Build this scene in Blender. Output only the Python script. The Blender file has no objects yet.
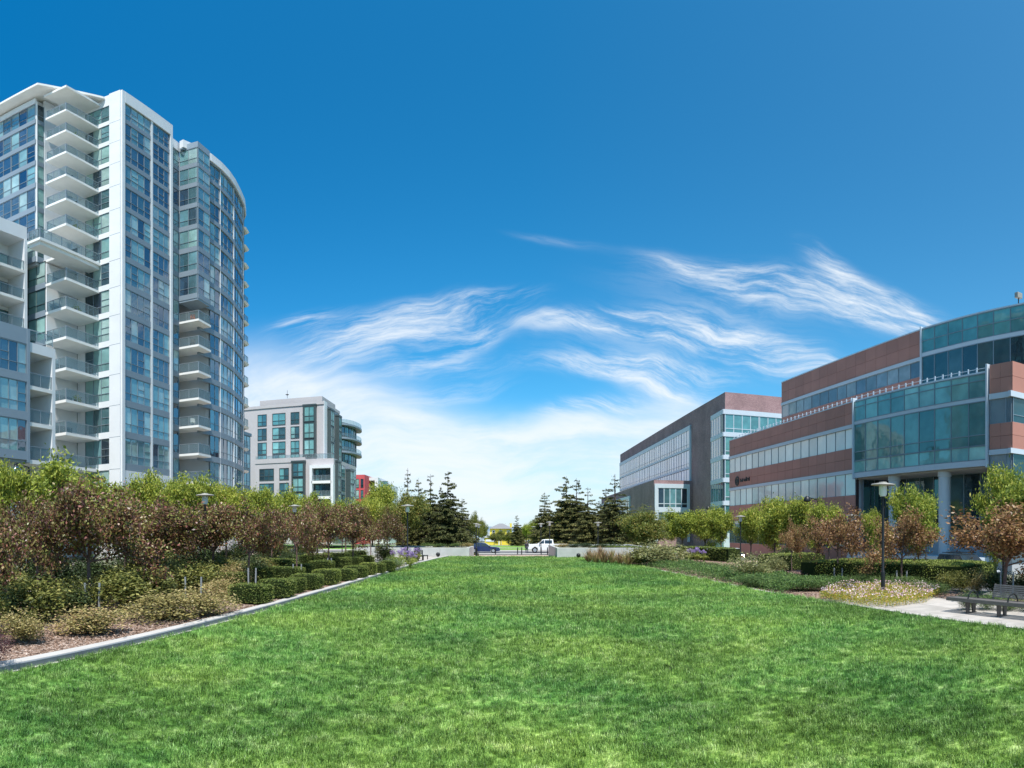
import bpy, bmesh, math, random
import numpy as np
from mathutils import Vector, Matrix, noise as mnoise
PI=math.pi
scene=bpy.context.scene
COL=scene.collection
rng=np.random.default_rng(7)
random.seed(7)
EYE=2.6; F=600.0; CX=512.0; HY=530.0

# ------------------------------------------------------------------ plan helpers
def az(px): return (px-CX)/F
def el(py): return (HY-py)/F
def at(px,r): return (r*math.sin(az(px)), r*math.cos(az(px)))        # bearing + distance in the plan
def gr(py,z=0): return (EYE-z)/math.tan((py-HY)/F)                    # distance of a point on the ground
def gp(px,py,z=0): return at(px,gr(py,z))

HYK=[(-400,0),(56,0),(80,-.74),(96,-.74),(150,-1.4),(255,-3.8),(400,-5.5),(9000,-5.5)]
HXK=[(-9000,0),(17,0),(21,-.7),(9000,-.7)]
def pl(k,v):
    if v<=k[0][0]: return k[0][1]
    for (a,b),(c,d) in zip(k,k[1:]):
        if v<=c: return b+(d-b)*(v-a)/(c-a)
    return k[-1][1]
def H(x,y): return pl(HYK,y)+pl(HXK,x)

# ------------------------------------------------------------------ tagging
def tag(o,label=None,cat=None,group=None,kind=None):
    if label: o['label']=label
    if cat: o['category']=cat
    if group: o['group']=group
    if kind: o['kind']=kind
    return o
def thing(name,label,cat,loc=(0,0,0),rz=0,group=None,scale=1):
    o=bpy.data.objects.new(name,None); COL.objects.link(o)
    o.empty_display_size=.3
    o.location=loc; o.rotation_euler=(0,0,rz)
    o.scale=(scale,)*3 if not isinstance(scale,tuple) else scale
    return tag(o,label,cat,group)
def link(name,me,parent=None,loc=None):
    o=bpy.data.objects.new(name,me); COL.objects.link(o)
    if parent is not None: o.parent=parent
    if loc: o.location=loc
    return o

# ------------------------------------------------------------------ mesh builder
class MB:
    def __init__(s): s.v=[];s.f=[];s.m=[];s.c=[]
    def quad(s,a,b,c,d,m=0,col=(1,1,1)):
        n=len(s.v); s.v+= [a,b,c,d]; s.f.append((n,n+1,n+2,n+3)); s.m.append(m); s.c.append(col)
    def poly(s,pts,m=0,col=(1,1,1)):
        n=len(s.v); s.v+=list(pts); s.f.append(tuple(range(n,n+len(pts)))); s.m.append(m); s.c.append(col)
    def hexa(s,p,m=0,col=(1,1,1)):   # p: 4 bottom (ccw from above), 4 top
        n=len(s.v); s.v+=list(p)
        for f in ((0,3,2,1),(4,5,6,7),(0,1,5,4),(1,2,6,5),(2,3,7,6),(3,0,4,7)):
            s.f.append(tuple(n+i for i in f)); s.m.append(m); s.c.append(col)
    def box(s,x0,y0,z0,x1,y1,z1,m=0,col=(1,1,1)):
        s.hexa([(x0,y0,z0),(x1,y0,z0),(x1,y1,z0),(x0,y1,z0),(x0,y0,z1),(x1,y0,z1),(x1,y1,z1),(x0,y1,z1)],m,col)
    def prism(s,pts,z0,z1,m=0,col=(1,1,1)):
        k=len(pts); n=len(s.v)
        s.v+=[(x,y,z0) for x,y in pts]+[(x,y,z1) for x,y in pts]
        s.f.append(tuple(n+i for i in range(k))[::-1]); s.m.append(m); s.c.append(col)
        s.f.append(tuple(n+k+i for i in range(k))); s.m.append(m); s.c.append(col)
        for i in range(k):
            j=(i+1)%k; s.f.append((n+i,n+j,n+k+j,n+k+i)); s.m.append(m); s.c.append(col)
    def tube(s,p0,p1,r0,r1=None,n=8,m=0,cap=True,col=(1,1,1)):
        if r1 is None: r1=r0
        p0=Vector(p0);p1=Vector(p1);d=(p1-p0)
        if d.length<1e-6: return
        d.normalize(); a=d.orthogonal().normalized(); b=d.cross(a)
        k=len(s.v)
        for p,r in ((p0,r0),(p1,r1)):
            for i in range(n):
                t=2*PI*i/n; s.v.append(tuple(p+a*(r*math.cos(t))+b*(r*math.sin(t))))
        for i in range(n):
            j=(i+1)%n; s.f.append((k+i,k+j,k+n+j,k+n+i)); s.m.append(m); s.c.append(col)
        if cap:
            s.f.append(tuple(k+i for i in range(n))[::-1]); s.m.append(m); s.c.append(col)
            s.f.append(tuple(k+n+i for i in range(n))); s.m.append(m); s.c.append(col)
    def lathe(s,prof,c=(0,0,0),n=20,m=0,col=(1,1,1)):
        k=len(s.v)
        for r,z in prof:
            for i in range(n):
                t=2*PI*i/n; s.v.append((c[0]+r*math.cos(t),c[1]+r*math.sin(t),c[2]+z))
        for q in range(len(prof)-1):
            for i in range(n):
                j=(i+1)%n; s.f.append((k+q*n+i,k+q*n+j,k+(q+1)*n+j,k+(q+1)*n+i)); s.m.append(m); s.c.append(col)
        s.f.append(tuple(k+i for i in range(n))[::-1]); s.m.append(m); s.c.append(col)
        e=k+(len(prof)-1)*n
        s.f.append(tuple(e+i for i in range(n))); s.m.append(m); s.c.append(col)
    def fbox(s,fr,s0,s1,d0,d1,z0,z1,m=0,col=(1,1,1)):   # box in facade coordinates
        (ox,oy),(ux,uy),(nx,ny)=fr
        def P(a,d,z): return (ox+ux*a+nx*d,oy+uy*a+ny*d,z)
        p=[P(s0,d0,z0),P(s1,d0,z0),P(s1,d1,z0),P(s0,d1,z0)]
        if ux*ny-uy*nx<0: p=p[::-1]
        q=[(x,y,z1) for x,y,z in p]
        s.hexa(p+q,m,col)
    def build(s,name,mats,parent=None,smooth=False,bevel=0,loc=None):
        me=bpy.data.meshes.new(name)
        me.from_pydata(s.v,[],s.f)
        if not isinstance(mats,(list,tuple)): mats=[mats]
        for m in mats: me.materials.append(m)
        me.polygons.foreach_set('material_index',s.m)
        if any(c!=(1,1,1) for c in s.c):
            ca=me.color_attributes.new('tint','FLOAT_COLOR','CORNER')
            out=[]
            for f,c in zip(s.f,s.c): out+= [c[0],c[1],c[2],1.0]*len(f)
            ca.data.foreach_set('color',out)
        if smooth: me.polygons.foreach_set('use_smooth',[True]*len(s.f))
        me.update()
        o=link(name,me,parent,loc)
        if smooth:
            try: me.set_sharp_from_angle(angle=math.radians(40))
            except Exception: pass
        if bevel:
            b=o.modifiers.new('bevel','BEVEL'); b.width=bevel; b.segments=2; b.limit_method='ANGLE'; b.angle_limit=math.radians(40)
        return o

def frame(a,b,side=1):
    "facade frame from plan point a to b; outward normal on the right of travel when side=1"
    ux,uy=b[0]-a[0],b[1]-a[1]; L=math.hypot(ux,uy); ux/=L;uy/=L
    return ((a[0],a[1]),(ux,uy),(uy*side,-ux*side)),L

# ------------------------------------------------------------------ materials
def mat(name,base=(.5,.5,.5),rough=.7,metal=0,spec=.4,fn=None,noise=0,nscale=4,bump=0,bscale=30,ndetail=5,coord='Object'):
    m=bpy.data.materials.new(name); m.use_nodes=True; nt=m.node_tree; N=nt.nodes; L=nt.links
    b=N['Principled BSDF']; b.inputs['Base Color'].default_value=(*base,1)
    b.inputs['Roughness'].default_value=rough; b.inputs['Metallic'].default_value=metal
    b.inputs['Specular IOR Level'].default_value=spec
    if noise or bump:
        tc=N.new('ShaderNodeTexCoord')
    if noise:
        nz=N.new('ShaderNodeTexNoise'); nz.inputs['Scale'].default_value=nscale; nz.inputs['Detail'].default_value=ndetail
        L.new(tc.outputs[coord],nz.inputs['Vector'])
        mr=N.new('ShaderNodeMapRange'); mr.inputs[1].default_value=.25; mr.inputs[2].default_value=.75
        mr.inputs[3].default_value=1-noise; mr.inputs[4].default_value=1+noise
        L.new(nz.outputs['Fac'],mr.inputs[0])
        mx=N.new('ShaderNodeVectorMath'); mx.operation='SCALE'; mx.inputs[0].default_value=base
        L.new(mr.outputs[0],mx.inputs['Scale']); L.new(mx.outputs[0],b.inputs['Base Color'])
    if bump:
        bn=N.new('ShaderNodeTexNoise'); bn.inputs['Scale'].default_value=bscale; bn.inputs['Detail'].default_value=6
        L.new(tc.outputs[coord],bn.inputs['Vector'])
        bp=N.new('ShaderNodeBump'); bp.inputs['Strength'].default_value=bump; bp.inputs['Distance'].default_value=.02
        L.new(bn.outputs['Fac'],bp.inputs['Height']); L.new(bp.outputs[0],b.inputs['Normal'])
    if fn: fn(nt,b)
    return m

def glass(name,rough=.03,refl=.18,tintmul=(1,1,1),reflcol=(.9,.95,1),wob=.0015,var=(.78,1.18)):
    "curtains or dark rooms behind reflective glazing; the tint attribute says what stands behind each pane; on pale bands a painted sky reflection"
    m=bpy.data.materials.new(name); m.use_nodes=True; nt=m.node_tree; N=nt.nodes; L=nt.links
    for n in list(N): N.remove(n)
    out=N.new('ShaderNodeOutputMaterial')
    at_=N.new('ShaderNodeAttribute'); at_.attribute_name='tint'
    mul=N.new('ShaderNodeMix'); mul.data_type='RGBA'; mul.blend_type='MULTIPLY'; mul.inputs[0].default_value=1
    L.new(at_.outputs['Color'],mul.inputs[6]); mul.inputs[7].default_value=(*tintmul,1)
    tc=N.new('ShaderNodeTexCoord')
    nz=N.new('ShaderNodeTexNoise'); nz.inputs['Scale'].default_value=.9; nz.inputs['Detail'].default_value=3
    L.new(tc.outputs['Object'],nz.inputs['Vector'])
    mr=N.new('ShaderNodeMapRange'); mr.inputs[1].default_value=.3; mr.inputs[2].default_value=.7; mr.inputs[3].default_value=var[0]; mr.inputs[4].default_value=var[1]
    L.new(nz.outputs['Fac'],mr.inputs[0])
    sc=N.new('ShaderNodeVectorMath'); sc.operation='SCALE'; L.new(mul.outputs[2],sc.inputs[0]); L.new(mr.outputs[0],sc.inputs['Scale'])
    d=N.new('ShaderNodeBsdfDiffuse'); L.new(sc.outputs[0],d.inputs['Color'])
    g=N.new('ShaderNodeBsdfGlossy'); g.inputs['Roughness'].default_value=rough; g.inputs['Color'].default_value=(*reflcol,1)
    bn=N.new('ShaderNodeTexNoise'); bn.inputs['Scale'].default_value=.8; bn.inputs['Detail'].default_value=2
    L.new(tc.outputs['Object'],bn.inputs['Vector'])
    bp=N.new('ShaderNodeBump'); bp.inputs['Strength'].default_value=1; bp.inputs['Distance'].default_value=wob*6
    L.new(bn.outputs['Fac'],bp.inputs['Height']); L.new(bp.outputs[0],g.inputs['Normal'])
    fr=N.new('ShaderNodeFresnel'); fr.inputs['IOR'].default_value=1.6
    ad=N.new('ShaderNodeMath'); ad.operation='ADD'; ad.use_clamp=True; L.new(fr.outputs[0],ad.inputs[0]); ad.inputs[1].default_value=refl
    mx=N.new('ShaderNodeMixShader'); L.new(ad.outputs[0],mx.inputs[0]); L.new(d.outputs[0],mx.inputs[1]); L.new(g.outputs[0],mx.inputs[2])
    L.new(mx.outputs[0],out.inputs['Surface'])
    return m
def clear(name,col=(.75,.88,.9),alpha=.35):
    m=bpy.data.materials.new(name); m.use_nodes=True; nt=m.node_tree; N=nt.nodes; L=nt.links
    for n in list(N): N.remove(n)
    out=N.new('ShaderNodeOutputMaterial'); t=N.new('ShaderNodeBsdfTransparent'); t.inputs[0].default_value=(*col,1)
    p=N.new('ShaderNodeBsdfPrincipled'); p.inputs['Base Color'].default_value=(.30,.36,.38,1); p.inputs['Roughness'].default_value=.05
    mx=N.new('ShaderNodeMixShader'); mx.inputs[0].default_value=alpha
    L.new(t.outputs[0],mx.inputs[1]); L.new(p.outputs[0],mx.inputs[2]); L.new(mx.outputs[0],out.inputs['Surface'])
    return m
def leafmat(name,cols,trans=.3,rough=.55,pos=True,nsc=.8):
    "cols: ramp over the per-leaf random tone"
    m=bpy.data.materials.new(name); m.use_nodes=True; nt=m.node_tree; N=nt.nodes; L=nt.links
    for n in list(N): N.remove(n)
    out=N.new('ShaderNodeOutputMaterial')
    a=N.new('ShaderNodeAttribute'); a.attribute_name='tint'
    oi=N.new('ShaderNodeObjectInfo')
    r=N.new('ShaderNodeValToRGB'); r.color_ramp.interpolation='LINEAR'
    while len(r.color_ramp.elements)<len(cols): r.color_ramp.elements.new(.5)
    for i,c in enumerate(cols):
        e=r.color_ramp.elements[i]; e.position=i/(len(cols)-1); e.color=(*c,1)
    sh=N.new('ShaderNodeMath'); sh.operation='MULTIPLY_ADD'; sh.inputs[1].default_value=.22; sh.inputs[2].default_value=-.11
    L.new(oi.outputs['Random'],sh.inputs[0])
    sm=N.new('ShaderNodeMath'); sm.operation='ADD'; sm.use_clamp=True; L.new(a.outputs['Fac'],sm.inputs[0]); L.new(sh.outputs[0],sm.inputs[1])
    L.new(sm.outputs[0],r.inputs[0])
    p=N.new('ShaderNodeBsdfPrincipled'); p.inputs['Roughness'].default_value=rough; p.inputs['Specular IOR Level'].default_value=.35
    L.new(r.outputs[0],p.inputs['Base Color'])
    t=N.new('ShaderNodeBsdfTranslucent'); L.new(r.outputs[0],t.inputs[0])
    mx=N.new('ShaderNodeMixShader'); mx.inputs[0].default_value=trans
    L.new(p.outputs[0],mx.inputs[1]); L.new(t.outputs[0],mx.inputs[2]); L.new(mx.outputs[0],out.inputs['Surface'])
    return m

M={}
def split_build(mb,name,m,par):
    'every box of the builder becomes a part of its own'
    for i in range(0,len(mb.v),8):
        q=MB(); q.hexa(mb.v[i:i+8]); q.build(name,m,par)
M['white_wall']=mat('white_wall',(.69,.70,.72),.6,noise=.05,nscale=.6)
M['spandrel']=mat('spandrel_panel',(.20,.25,.30),.45,noise=.06,nscale=.5)
M['slab']=mat('balcony_slab',(.76,.75,.73),.7,noise=.05,nscale=1)
M['recess']=mat('recess_wall',(.42,.42,.43),.8,noise=.05,nscale=1)
M['frame']=mat('window_frame',(.22,.27,.31),.4,metal=.3)
M['dframe']=mat('dark_frame',(.07,.095,.10),.4,metal=.3)
M['rail']=mat('rail_metal',(.30,.34,.37),.4,metal=.4)
M['railglass']=clear('rail_glass',(.80,.88,.90),.16)
M['bluepanel']=mat('blue_grey_panel',(.24,.30,.36),.45,noise=.05,nscale=.5)
M['g_blue']=glass('glass_blue',refl=.16,reflcol=(.85,.92,1))
M['g_teal']=glass('glass_teal',refl=.06,reflcol=(.75,.92,.85))
M['g_pale']=glass('glass_pale',refl=.12,reflcol=(.95,.9,.82),rough=.08,var=(.94,1.05))
M['concrete']=mat('concrete',(.42,.40,.375),.85,noise=.08,nscale=2,bump=.3,bscale=40)
def path_fn(nt,b):
    N=nt.nodes;L=nt.links
    g=N.new('ShaderNodeNewGeometry'); br=N.new('ShaderNodeTexBrick'); br.inputs['Scale'].default_value=.55; br.offset=0
    br.inputs['Color1'].default_value=(.42,.385,.35,1); br.inputs['Color2'].default_value=(.37,.34,.305,1); br.inputs['Mortar'].default_value=(.16,.145,.13,1); br.inputs['Mortar Size'].default_value=.006; br.inputs['Brick Width'].default_value=.8; br.inputs['Row Height'].default_value=.8
    L.new(g.outputs['Position'],br.inputs['Vector'])
    nz=N.new('ShaderNodeTexNoise'); nz.inputs['Scale'].default_value=1.6; nz.inputs['Detail'].default_value=9; L.new(g.outputs['Position'],nz.inputs['Vector'])
    mr=N.new('ShaderNodeMapRange'); mr.inputs[1].default_value=.3; mr.inputs[2].default_value=.7; mr.inputs[3].default_value=.82; mr.inputs[4].default_value=1.1; L.new(nz.outputs['Fac'],mr.inputs[0])
    sc=N.new('ShaderNodeVectorMath'); sc.operation='SCALE'; L.new(br.outputs['Color'],sc.inputs[0]); L.new(mr.outputs[0],sc.inputs['Scale']); L.new(sc.outputs[0],b.inputs['Base Color'])
M['path']=mat('path_concrete',rough=.85,fn=path_fn)
M['wallconc']=mat('planter_concrete',(.42,.43,.42),.85,noise=.10,nscale=1.5,bump=.3,bscale=20)
M['black']=mat('black_metal',(.018,.02,.022),.45,metal=.3)
M['lampwhite']=mat('lamp_glass',(.72,.72,.68),.4)
M['lampcap']=mat('lamp_cap',(.30,.285,.25),.45,metal=.2)
M['stake']=mat('stake_wood',(.23,.25,.26),.8,noise=.2,nscale=20)
M['bark']=mat('bark',(.10,.075,.06),.9,noise=.3,nscale=12,bump=.6,bscale=40)
M['barkp']=mat('bark_plum',(.15,.095,.085),.85,noise=.3,nscale=12,bump=.6,bscale=40)
# ------------------------------------------------------------------ terrain and ground sheets
def knots(k,lo,hi,extra=()):
    s={lo,hi}|{a for a,_ in k if lo<a<hi}|{e for e in extra if lo<e<hi}
    return sorted(s)
def gridsheet(name,m,x0,x1,y0,y1,dz,xl=None,xr=None,ny=0,smooth=False):
    """sheet between x=xl(y) and x=xr(y) that follows the ground dz above it"""
    ys=knots(HYK,y0,y1,[y0+(y1-y0)*i/ny for i in range(1,ny)] if ny else ())
    mb=MB()
    def xs(y):
        a=xl(y) if xl else x0; b=xr(y) if xr else x1
        return a,b
    for ya,yb in zip(ys,ys[1:]):
        a0,b0=xs(ya);a1,b1=xs(yb)
        cut=[k for k in (17,21) if min(b0,b1)>k>max(a0,a1)]
        l0=[a0]+cut+[b0]; l1=[a1]+cut+[b1]
        for i in range(len(l0)-1):
            mb.quad((l0[i],ya,H(l0[i],ya)+dz),(l0[i+1],ya,H(l0[i+1],ya)+dz),(l1[i+1],yb,H(l1[i+1],yb)+dz),(l1[i],yb,H(l1[i],yb)+dz))
    o=mb.build(name,m); tag(o,kind='structure'); return o
LE=[(0,-8.25),(7,-8.06),(17.3,-7.75),(43.9,-7.1),(52,-6.6),(57.4,-6.0)]      # left lawn edge x(y)
RE=[(0,12.6),(10.1,11.6),(19.4,10.75),(21.7,10.4),(40.7,9.2),(50,7.9),(54.5,6.9),(57.4,6.5)]
lx=lambda y: pl(LE,y); rx=lambda y: pl(RE,y)

def ramp(N,cols,pos=None):
    r=N.new('ShaderNodeValToRGB')
    while len(r.color_ramp.elements)<len(cols): r.color_ramp.elements.new(.5)
    for i,c in enumerate(cols):
        e=r.color_ramp.elements[i]; e.position=pos[i] if pos else i/(len(cols)-1); e.color=(*c,1)
    return r
def grass_material(name,blade=False):
    m=bpy.data.materials.new(name); m.use_nodes=True; nt=m.node_tree; N=nt.nodes; L=nt.links
    for n in list(N): N.remove(n)
    out=N.new('ShaderNodeOutputMaterial'); geo=N.new('ShaderNodeNewGeometry')
    n1=N.new('ShaderNodeTexNoise'); n1.inputs['Scale'].default_value=2.3; n1.inputs['Detail'].default_value=6; n1.inputs['Roughness'].default_value=.7
    n2=N.new('ShaderNodeTexNoise'); n2.inputs['Scale'].default_value=.28; n2.inputs['Detail'].default_value=4
    mp=N.new('ShaderNodeMapping'); mp.inputs['Location'].default_value=(31,7,0); mp.inputs['Scale'].default_value=(1,1,0)
    mp0=N.new('ShaderNodeMapping'); mp0.inputs['Scale'].default_value=(1,1,0)
    L.new(geo.outputs['Position'],mp.inputs[0]); L.new(mp.outputs[0],n2.inputs['Vector'])
    L.new(geo.outputs['Position'],mp0.inputs[0]); L.new(mp0.outputs[0],n1.inputs['Vector'])
    r1=ramp(N,[(.038,.110,.022),(.105,.235,.045),(.215,.355,.09),(.46,.56,.24)],[.34,.45,.55,.68])  # palest stop paints the whitish sheen of the blades into the colour
    L.new(n1.outputs['Fac'],r1.inputs[0])
    r2=ramp(N,[(.098,.235,.056),(.29,.36,.066)],[.38,.62])
    L.new(n2.outputs['Fac'],r2.inputs[0])
    mx=N.new('ShaderNodeMix'); mx.data_type='RGBA'; mx.inputs[0].default_value=.35
    L.new(r1.outputs[0],mx.inputs[6]); L.new(r2.outputs[0],mx.inputs[7])
    n3=N.new('ShaderNodeTexNoise'); n3.inputs['Scale'].default_value=.22; n3.inputs['Detail'].default_value=5; L.new(mp0.outputs[0],n3.inputs['Vector'])
    r4=ramp(N,[(.62,.70,.62),(1.08,1.05,1.0)],[.38,.56]); L.new(n3.outputs['Fac'],r4.inputs[0])
    m3=N.new('ShaderNodeMix'); m3.data_type='RGBA'; m3.blend_type='MULTIPLY'; m3.inputs[0].default_value=1; L.new(mx.outputs[2],m3.inputs[6]); L.new(r4.outputs[0],m3.inputs[7])
    n5=N.new('ShaderNodeTexNoise'); n5.inputs['Scale'].default_value=5.5; n5.inputs['Detail'].default_value=7; n5.inputs['Roughness'].default_value=.78; L.new(mp0.outputs[0],n5.inputs['Vector'])
    r5=ramp(N,[(.30,.38,.34),(.98,1,.96),(1.75,1.62,2.1)],[.36,.5,.66]); L.new(n5.outputs['Fac'],r5.inputs[0])
    m5=N.new('ShaderNodeMix'); m5.data_type='RGBA'; m5.blend_type='MULTIPLY'; m5.inputs[0].default_value=1; L.new(m3.outputs[2],m5.inputs[6]); L.new(r5.outputs[0],m5.inputs[7])
    col=m5.outputs[2]
    if blade:
        a=N.new('ShaderNodeAttribute'); a.attribute_name='tint'
        r3=ramp(N,[(.22,.27,.25),(.95,1,.95),(2.3,2.15,2.5)]); L.new(a.outputs['Fac'],r3.inputs[0])
        m2=N.new('ShaderNodeMix'); m2.data_type='RGBA'; m2.blend_type='MULTIPLY'; m2.inputs[0].default_value=1
        L.new(col,m2.inputs[6]); L.new(r3.outputs[0],m2.inputs[7]); col=m2.outputs[2]
    p=N.new('ShaderNodeBsdfPrincipled'); p.inputs['Roughness'].default_value=.42 if blade else .9; p.inputs['Specular IOR Level'].default_value=.45 if blade else .1
    L.new(col,p.inputs['Base Color'])
    if blade:
        t=N.new('ShaderNodeBsdfTranslucent'); L.new(col,t.inputs[0])
        ms=N.new('ShaderNodeMixShader'); ms.inputs[0].default_value=.35
        L.new(p.outputs[0],ms.inputs[1]); L.new(t.outputs[0],ms.inputs[2]); L.new(ms.outputs[0],out.inputs['Surface'])
    else:
        L.new(p.outputs[0],out.inputs['Surface'])
        nb=N.new('ShaderNodeTexNoise'); nb.inputs['Scale'].default_value=14; nb.inputs['Detail'].default_value=8
        L.new(geo.outputs['Position'],nb.inputs['Vector'])
        bp=N.new('ShaderNodeBump'); bp.inputs['Distance'].default_value=.06; L.new(nb.outputs['Fac'],bp.inputs['Height']); L.new(bp.outputs[0],p.inputs['Normal'])
    return m
M['lawn']=grass_material('lawn_grass'); M['blade']=grass_material('grass_blade',True)

def mulch_fn(nt,b):
    N=nt.nodes;L=nt.links
    g=N.new('ShaderNodeNewGeometry')
    v=N.new('ShaderNodeTexVoronoi'); v.inputs['Scale'].default_value=22; v.inputs['Randomness'].default_value=1
    L.new(g.outputs['Position'],v.inputs['Vector'])
    s=N.new('ShaderNodeSeparateColor'); L.new(v.outputs['Color'],s.inputs[0])
    r=ramp(N,[(.08,.05,.035),(.20,.125,.09),(.34,.235,.18),(.46,.36,.30)],[0,.4,.75,1]); L.new(s.outputs[0],r.inputs[0])
    L.new(r.outputs[0],b.inputs['Base Color'])
    bp=N.new('ShaderNodeBump'); bp.inputs['Distance'].default_value=.03; L.new(v.outputs['Distance'],bp.inputs['Height']); L.new(bp.outputs[0],b.inputs['Normal'])
M['mulch']=mat('mulch',rough=.95,spec=.1,fn=mulch_fn)
def chip_fn(nt,b):
    N=nt.nodes;L=nt.links
    a=N.new('ShaderNodeAttribute'); a.attribute_name='tint'
    r=ramp(N,[(.09,.055,.04),(.22,.14,.10),(.38,.27,.21),(.52,.42,.36)]); L.new(a.outputs['Fac'],r.inputs[0]); L.new(r.outputs[0],b.inputs['Base Color'])
M['chip']=mat('wood_chip',rough=.9,spec=.15,fn=chip_fn)
def paver_fn(nt,b):
    N=nt.nodes;L=nt.links
    g=N.new('ShaderNodeNewGeometry'); br=N.new('ShaderNodeTexBrick'); br.inputs['Scale'].default_value=2.2
    br.inputs['Color1'].default_value=(.42,.27,.21,1); br.inputs['Color2'].default_value=(.50,.36,.29,1); br.inputs['Mortar'].default_value=(.5,.44,.4,1)
    L.new(g.outputs['Position'],br.inputs['Vector']); L.new(br.outputs['Color'],b.inputs['Base Color'])
M['pavers']=mat('brick_pavers',rough=.85,fn=paver_fn)
M['asphalt']=mat('asphalt',(.12,.12,.125),.9,noise=.15,nscale=2,bump=.2,bscale=80)
M['paint']=mat('road_paint',(.75,.74,.7),.7)
M['soil']=mat('ground_soil',(.16,.16,.11),.95,noise=.25,nscale=.4)
M['water']=mat('bay_water',(.05,.12,.18),.15,noise=.1,nscale=.01)
M['hill']=mat('far_hill',(.13,.19,.25),.95,noise=.15,nscale=.004)  # distance haze is painted into this blue-grey

# the ground as one sheet
mb=MB()
XS=[-7000,-2000,-600,-200,-60,-30,-19,-14,17,21,30,60,200,600,2000,7000]
YS=[-1500,-300,-60,-10,20,56,80,96,150,255,400,1200,4000,7500]
for i in range(len(XS)-1):
    for j in range(len(YS)-1):
        a,b,c,d=XS[i],XS[i+1],YS[j],YS[j+1]
        mb.quad((a,c,H(a,c)),(b,c,H(b,c)),(b,d,H(b,d)),(a,d,H(a,d)))
tag(mb.build('ground',M['soil']),kind='structure')
gridsheet('lawn',M['lawn'],0,0,-6,57.4,.006,lx,rx,ny=14)
gridsheet('mow_strip',M['concrete'],0,0,-6,50,.012,rx,lambda y:rx(y)+.16,ny=12)
# left bed (raised behind its kerb), path, far left ground
mb=MB()
ysn=[-6+i*4 for i in range(12)]+[42.5]
for a,b in zip(ysn,ysn[1:]):
    mb.hexa([(-16.4,a,-.02),(lx(a)-.28,a,-.02),(lx(b)-.28,b,-.02),(-16.4,b,-.02),(-16.4,a,.10),(lx(a)-.28,a,.10),(lx(b)-.28,b,.10),(-16.4,b,.10)])
tag(mb.build('mulch_bed',M['mulch']),kind='structure')
mb=MB()
ysk=[-6+i*3.2 for i in range(20)]
ysk=[y for y in ysk if y<56]+[57.2]
for i,(a,b) in enumerate(zip(ysk,ysk[1:])):
    b2=b-.012
    z=.14 if a<42 else .14
    mb.hexa([(lx(a)-.28,a,-.02),(lx(a)-.02,a,-.02),(lx(b2)-.02,b2,-.02),(lx(b2)-.28,b2,-.02),(lx(a)-.28,a,z),(lx(a)-.02,a,z),(lx(b2)-.02,b2,z),(lx(b2)-.28,b2,z)])
M['kerb_shade']=mat('kerb_shade_paint',(.15,.17,.19),.6,noise=.15,nscale=3)  # dark strip that paints the shade on the kerb's lawn side
tag(mb.build('kerb',M['concrete'],bevel=.012),kind='structure')
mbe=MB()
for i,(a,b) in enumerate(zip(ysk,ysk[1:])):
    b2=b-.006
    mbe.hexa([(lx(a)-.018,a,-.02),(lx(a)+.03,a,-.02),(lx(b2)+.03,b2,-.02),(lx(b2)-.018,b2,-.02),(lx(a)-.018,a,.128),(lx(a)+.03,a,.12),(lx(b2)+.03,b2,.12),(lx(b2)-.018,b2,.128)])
tag(mbe.build('kerb_shade_strip',M['kerb_shade']),kind='structure')
gridsheet('kerb_footing',M['concrete'],0,0,-6,57,.016,lambda y:lx(y)-.03,lambda y:lx(y)+.11,ny=20)
gridsheet('garden_path',M['path'],-19.2,-16.4,-6,62,.05)
gridsheet('side_path',M['path'],0,0,42.5,57.3,.055,lambda y:-16.4,lambda y:lx(y)-.29,ny=4)
gridsheet('planting_ground',M['soil'],-28,-19.2,-6,62,.008)
# right bed ground
gridsheet('bed_ground',M['mulch'],0,0,19.5,54,.010,lambda y:rx(y)+.16,lambda y:21.5,ny=10)
# right path: along the lawn near the bench, and a branch going back between the beds
mb=MB()
P=[(11.75,-6),(11.75,9),(11.35,13.5),(11.05,17.0),(11.0,18.2),(12.3,19.3),(13.6,20.6),(15.4,24.2),(16.6,26.5),(19.5,29.0),(20.8,27.6),(18.6,25.2),(17.0,22.2),(15.6,19.6),(14.6,17.6),(14.4,15.5),(14.9,9),(14.9,-6)]
mb.poly([(x,y,.03) for x,y in [(11.72,-6),(11.72,9),(11.2,14),(10.95,18.2),(14.8,18.2),(14.6,14),(14.9,9),(14.9,-6)]])
mb.poly([(x,y,.034) for x,y in [(11.0,18.0),(12.4,19.6),(14.2,21.8),(15.6,24.4),(16.6,27.5),(16.9,30.0),(16.95,24.0),(16.6,22.0),(15.6,19.6),(14.7,18.0)]])
tag(mb.build('concrete_path',M['path']),kind='structure')
gridsheet('shrub_ground',M['mulch'],14.9,21.4,-6,19.5,.009)
gridsheet('path_edging',M['concrete'],0,0,-6,18,.040,lambda y:rx(y),lambda y:rx(y)+.12,ny=8)
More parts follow.
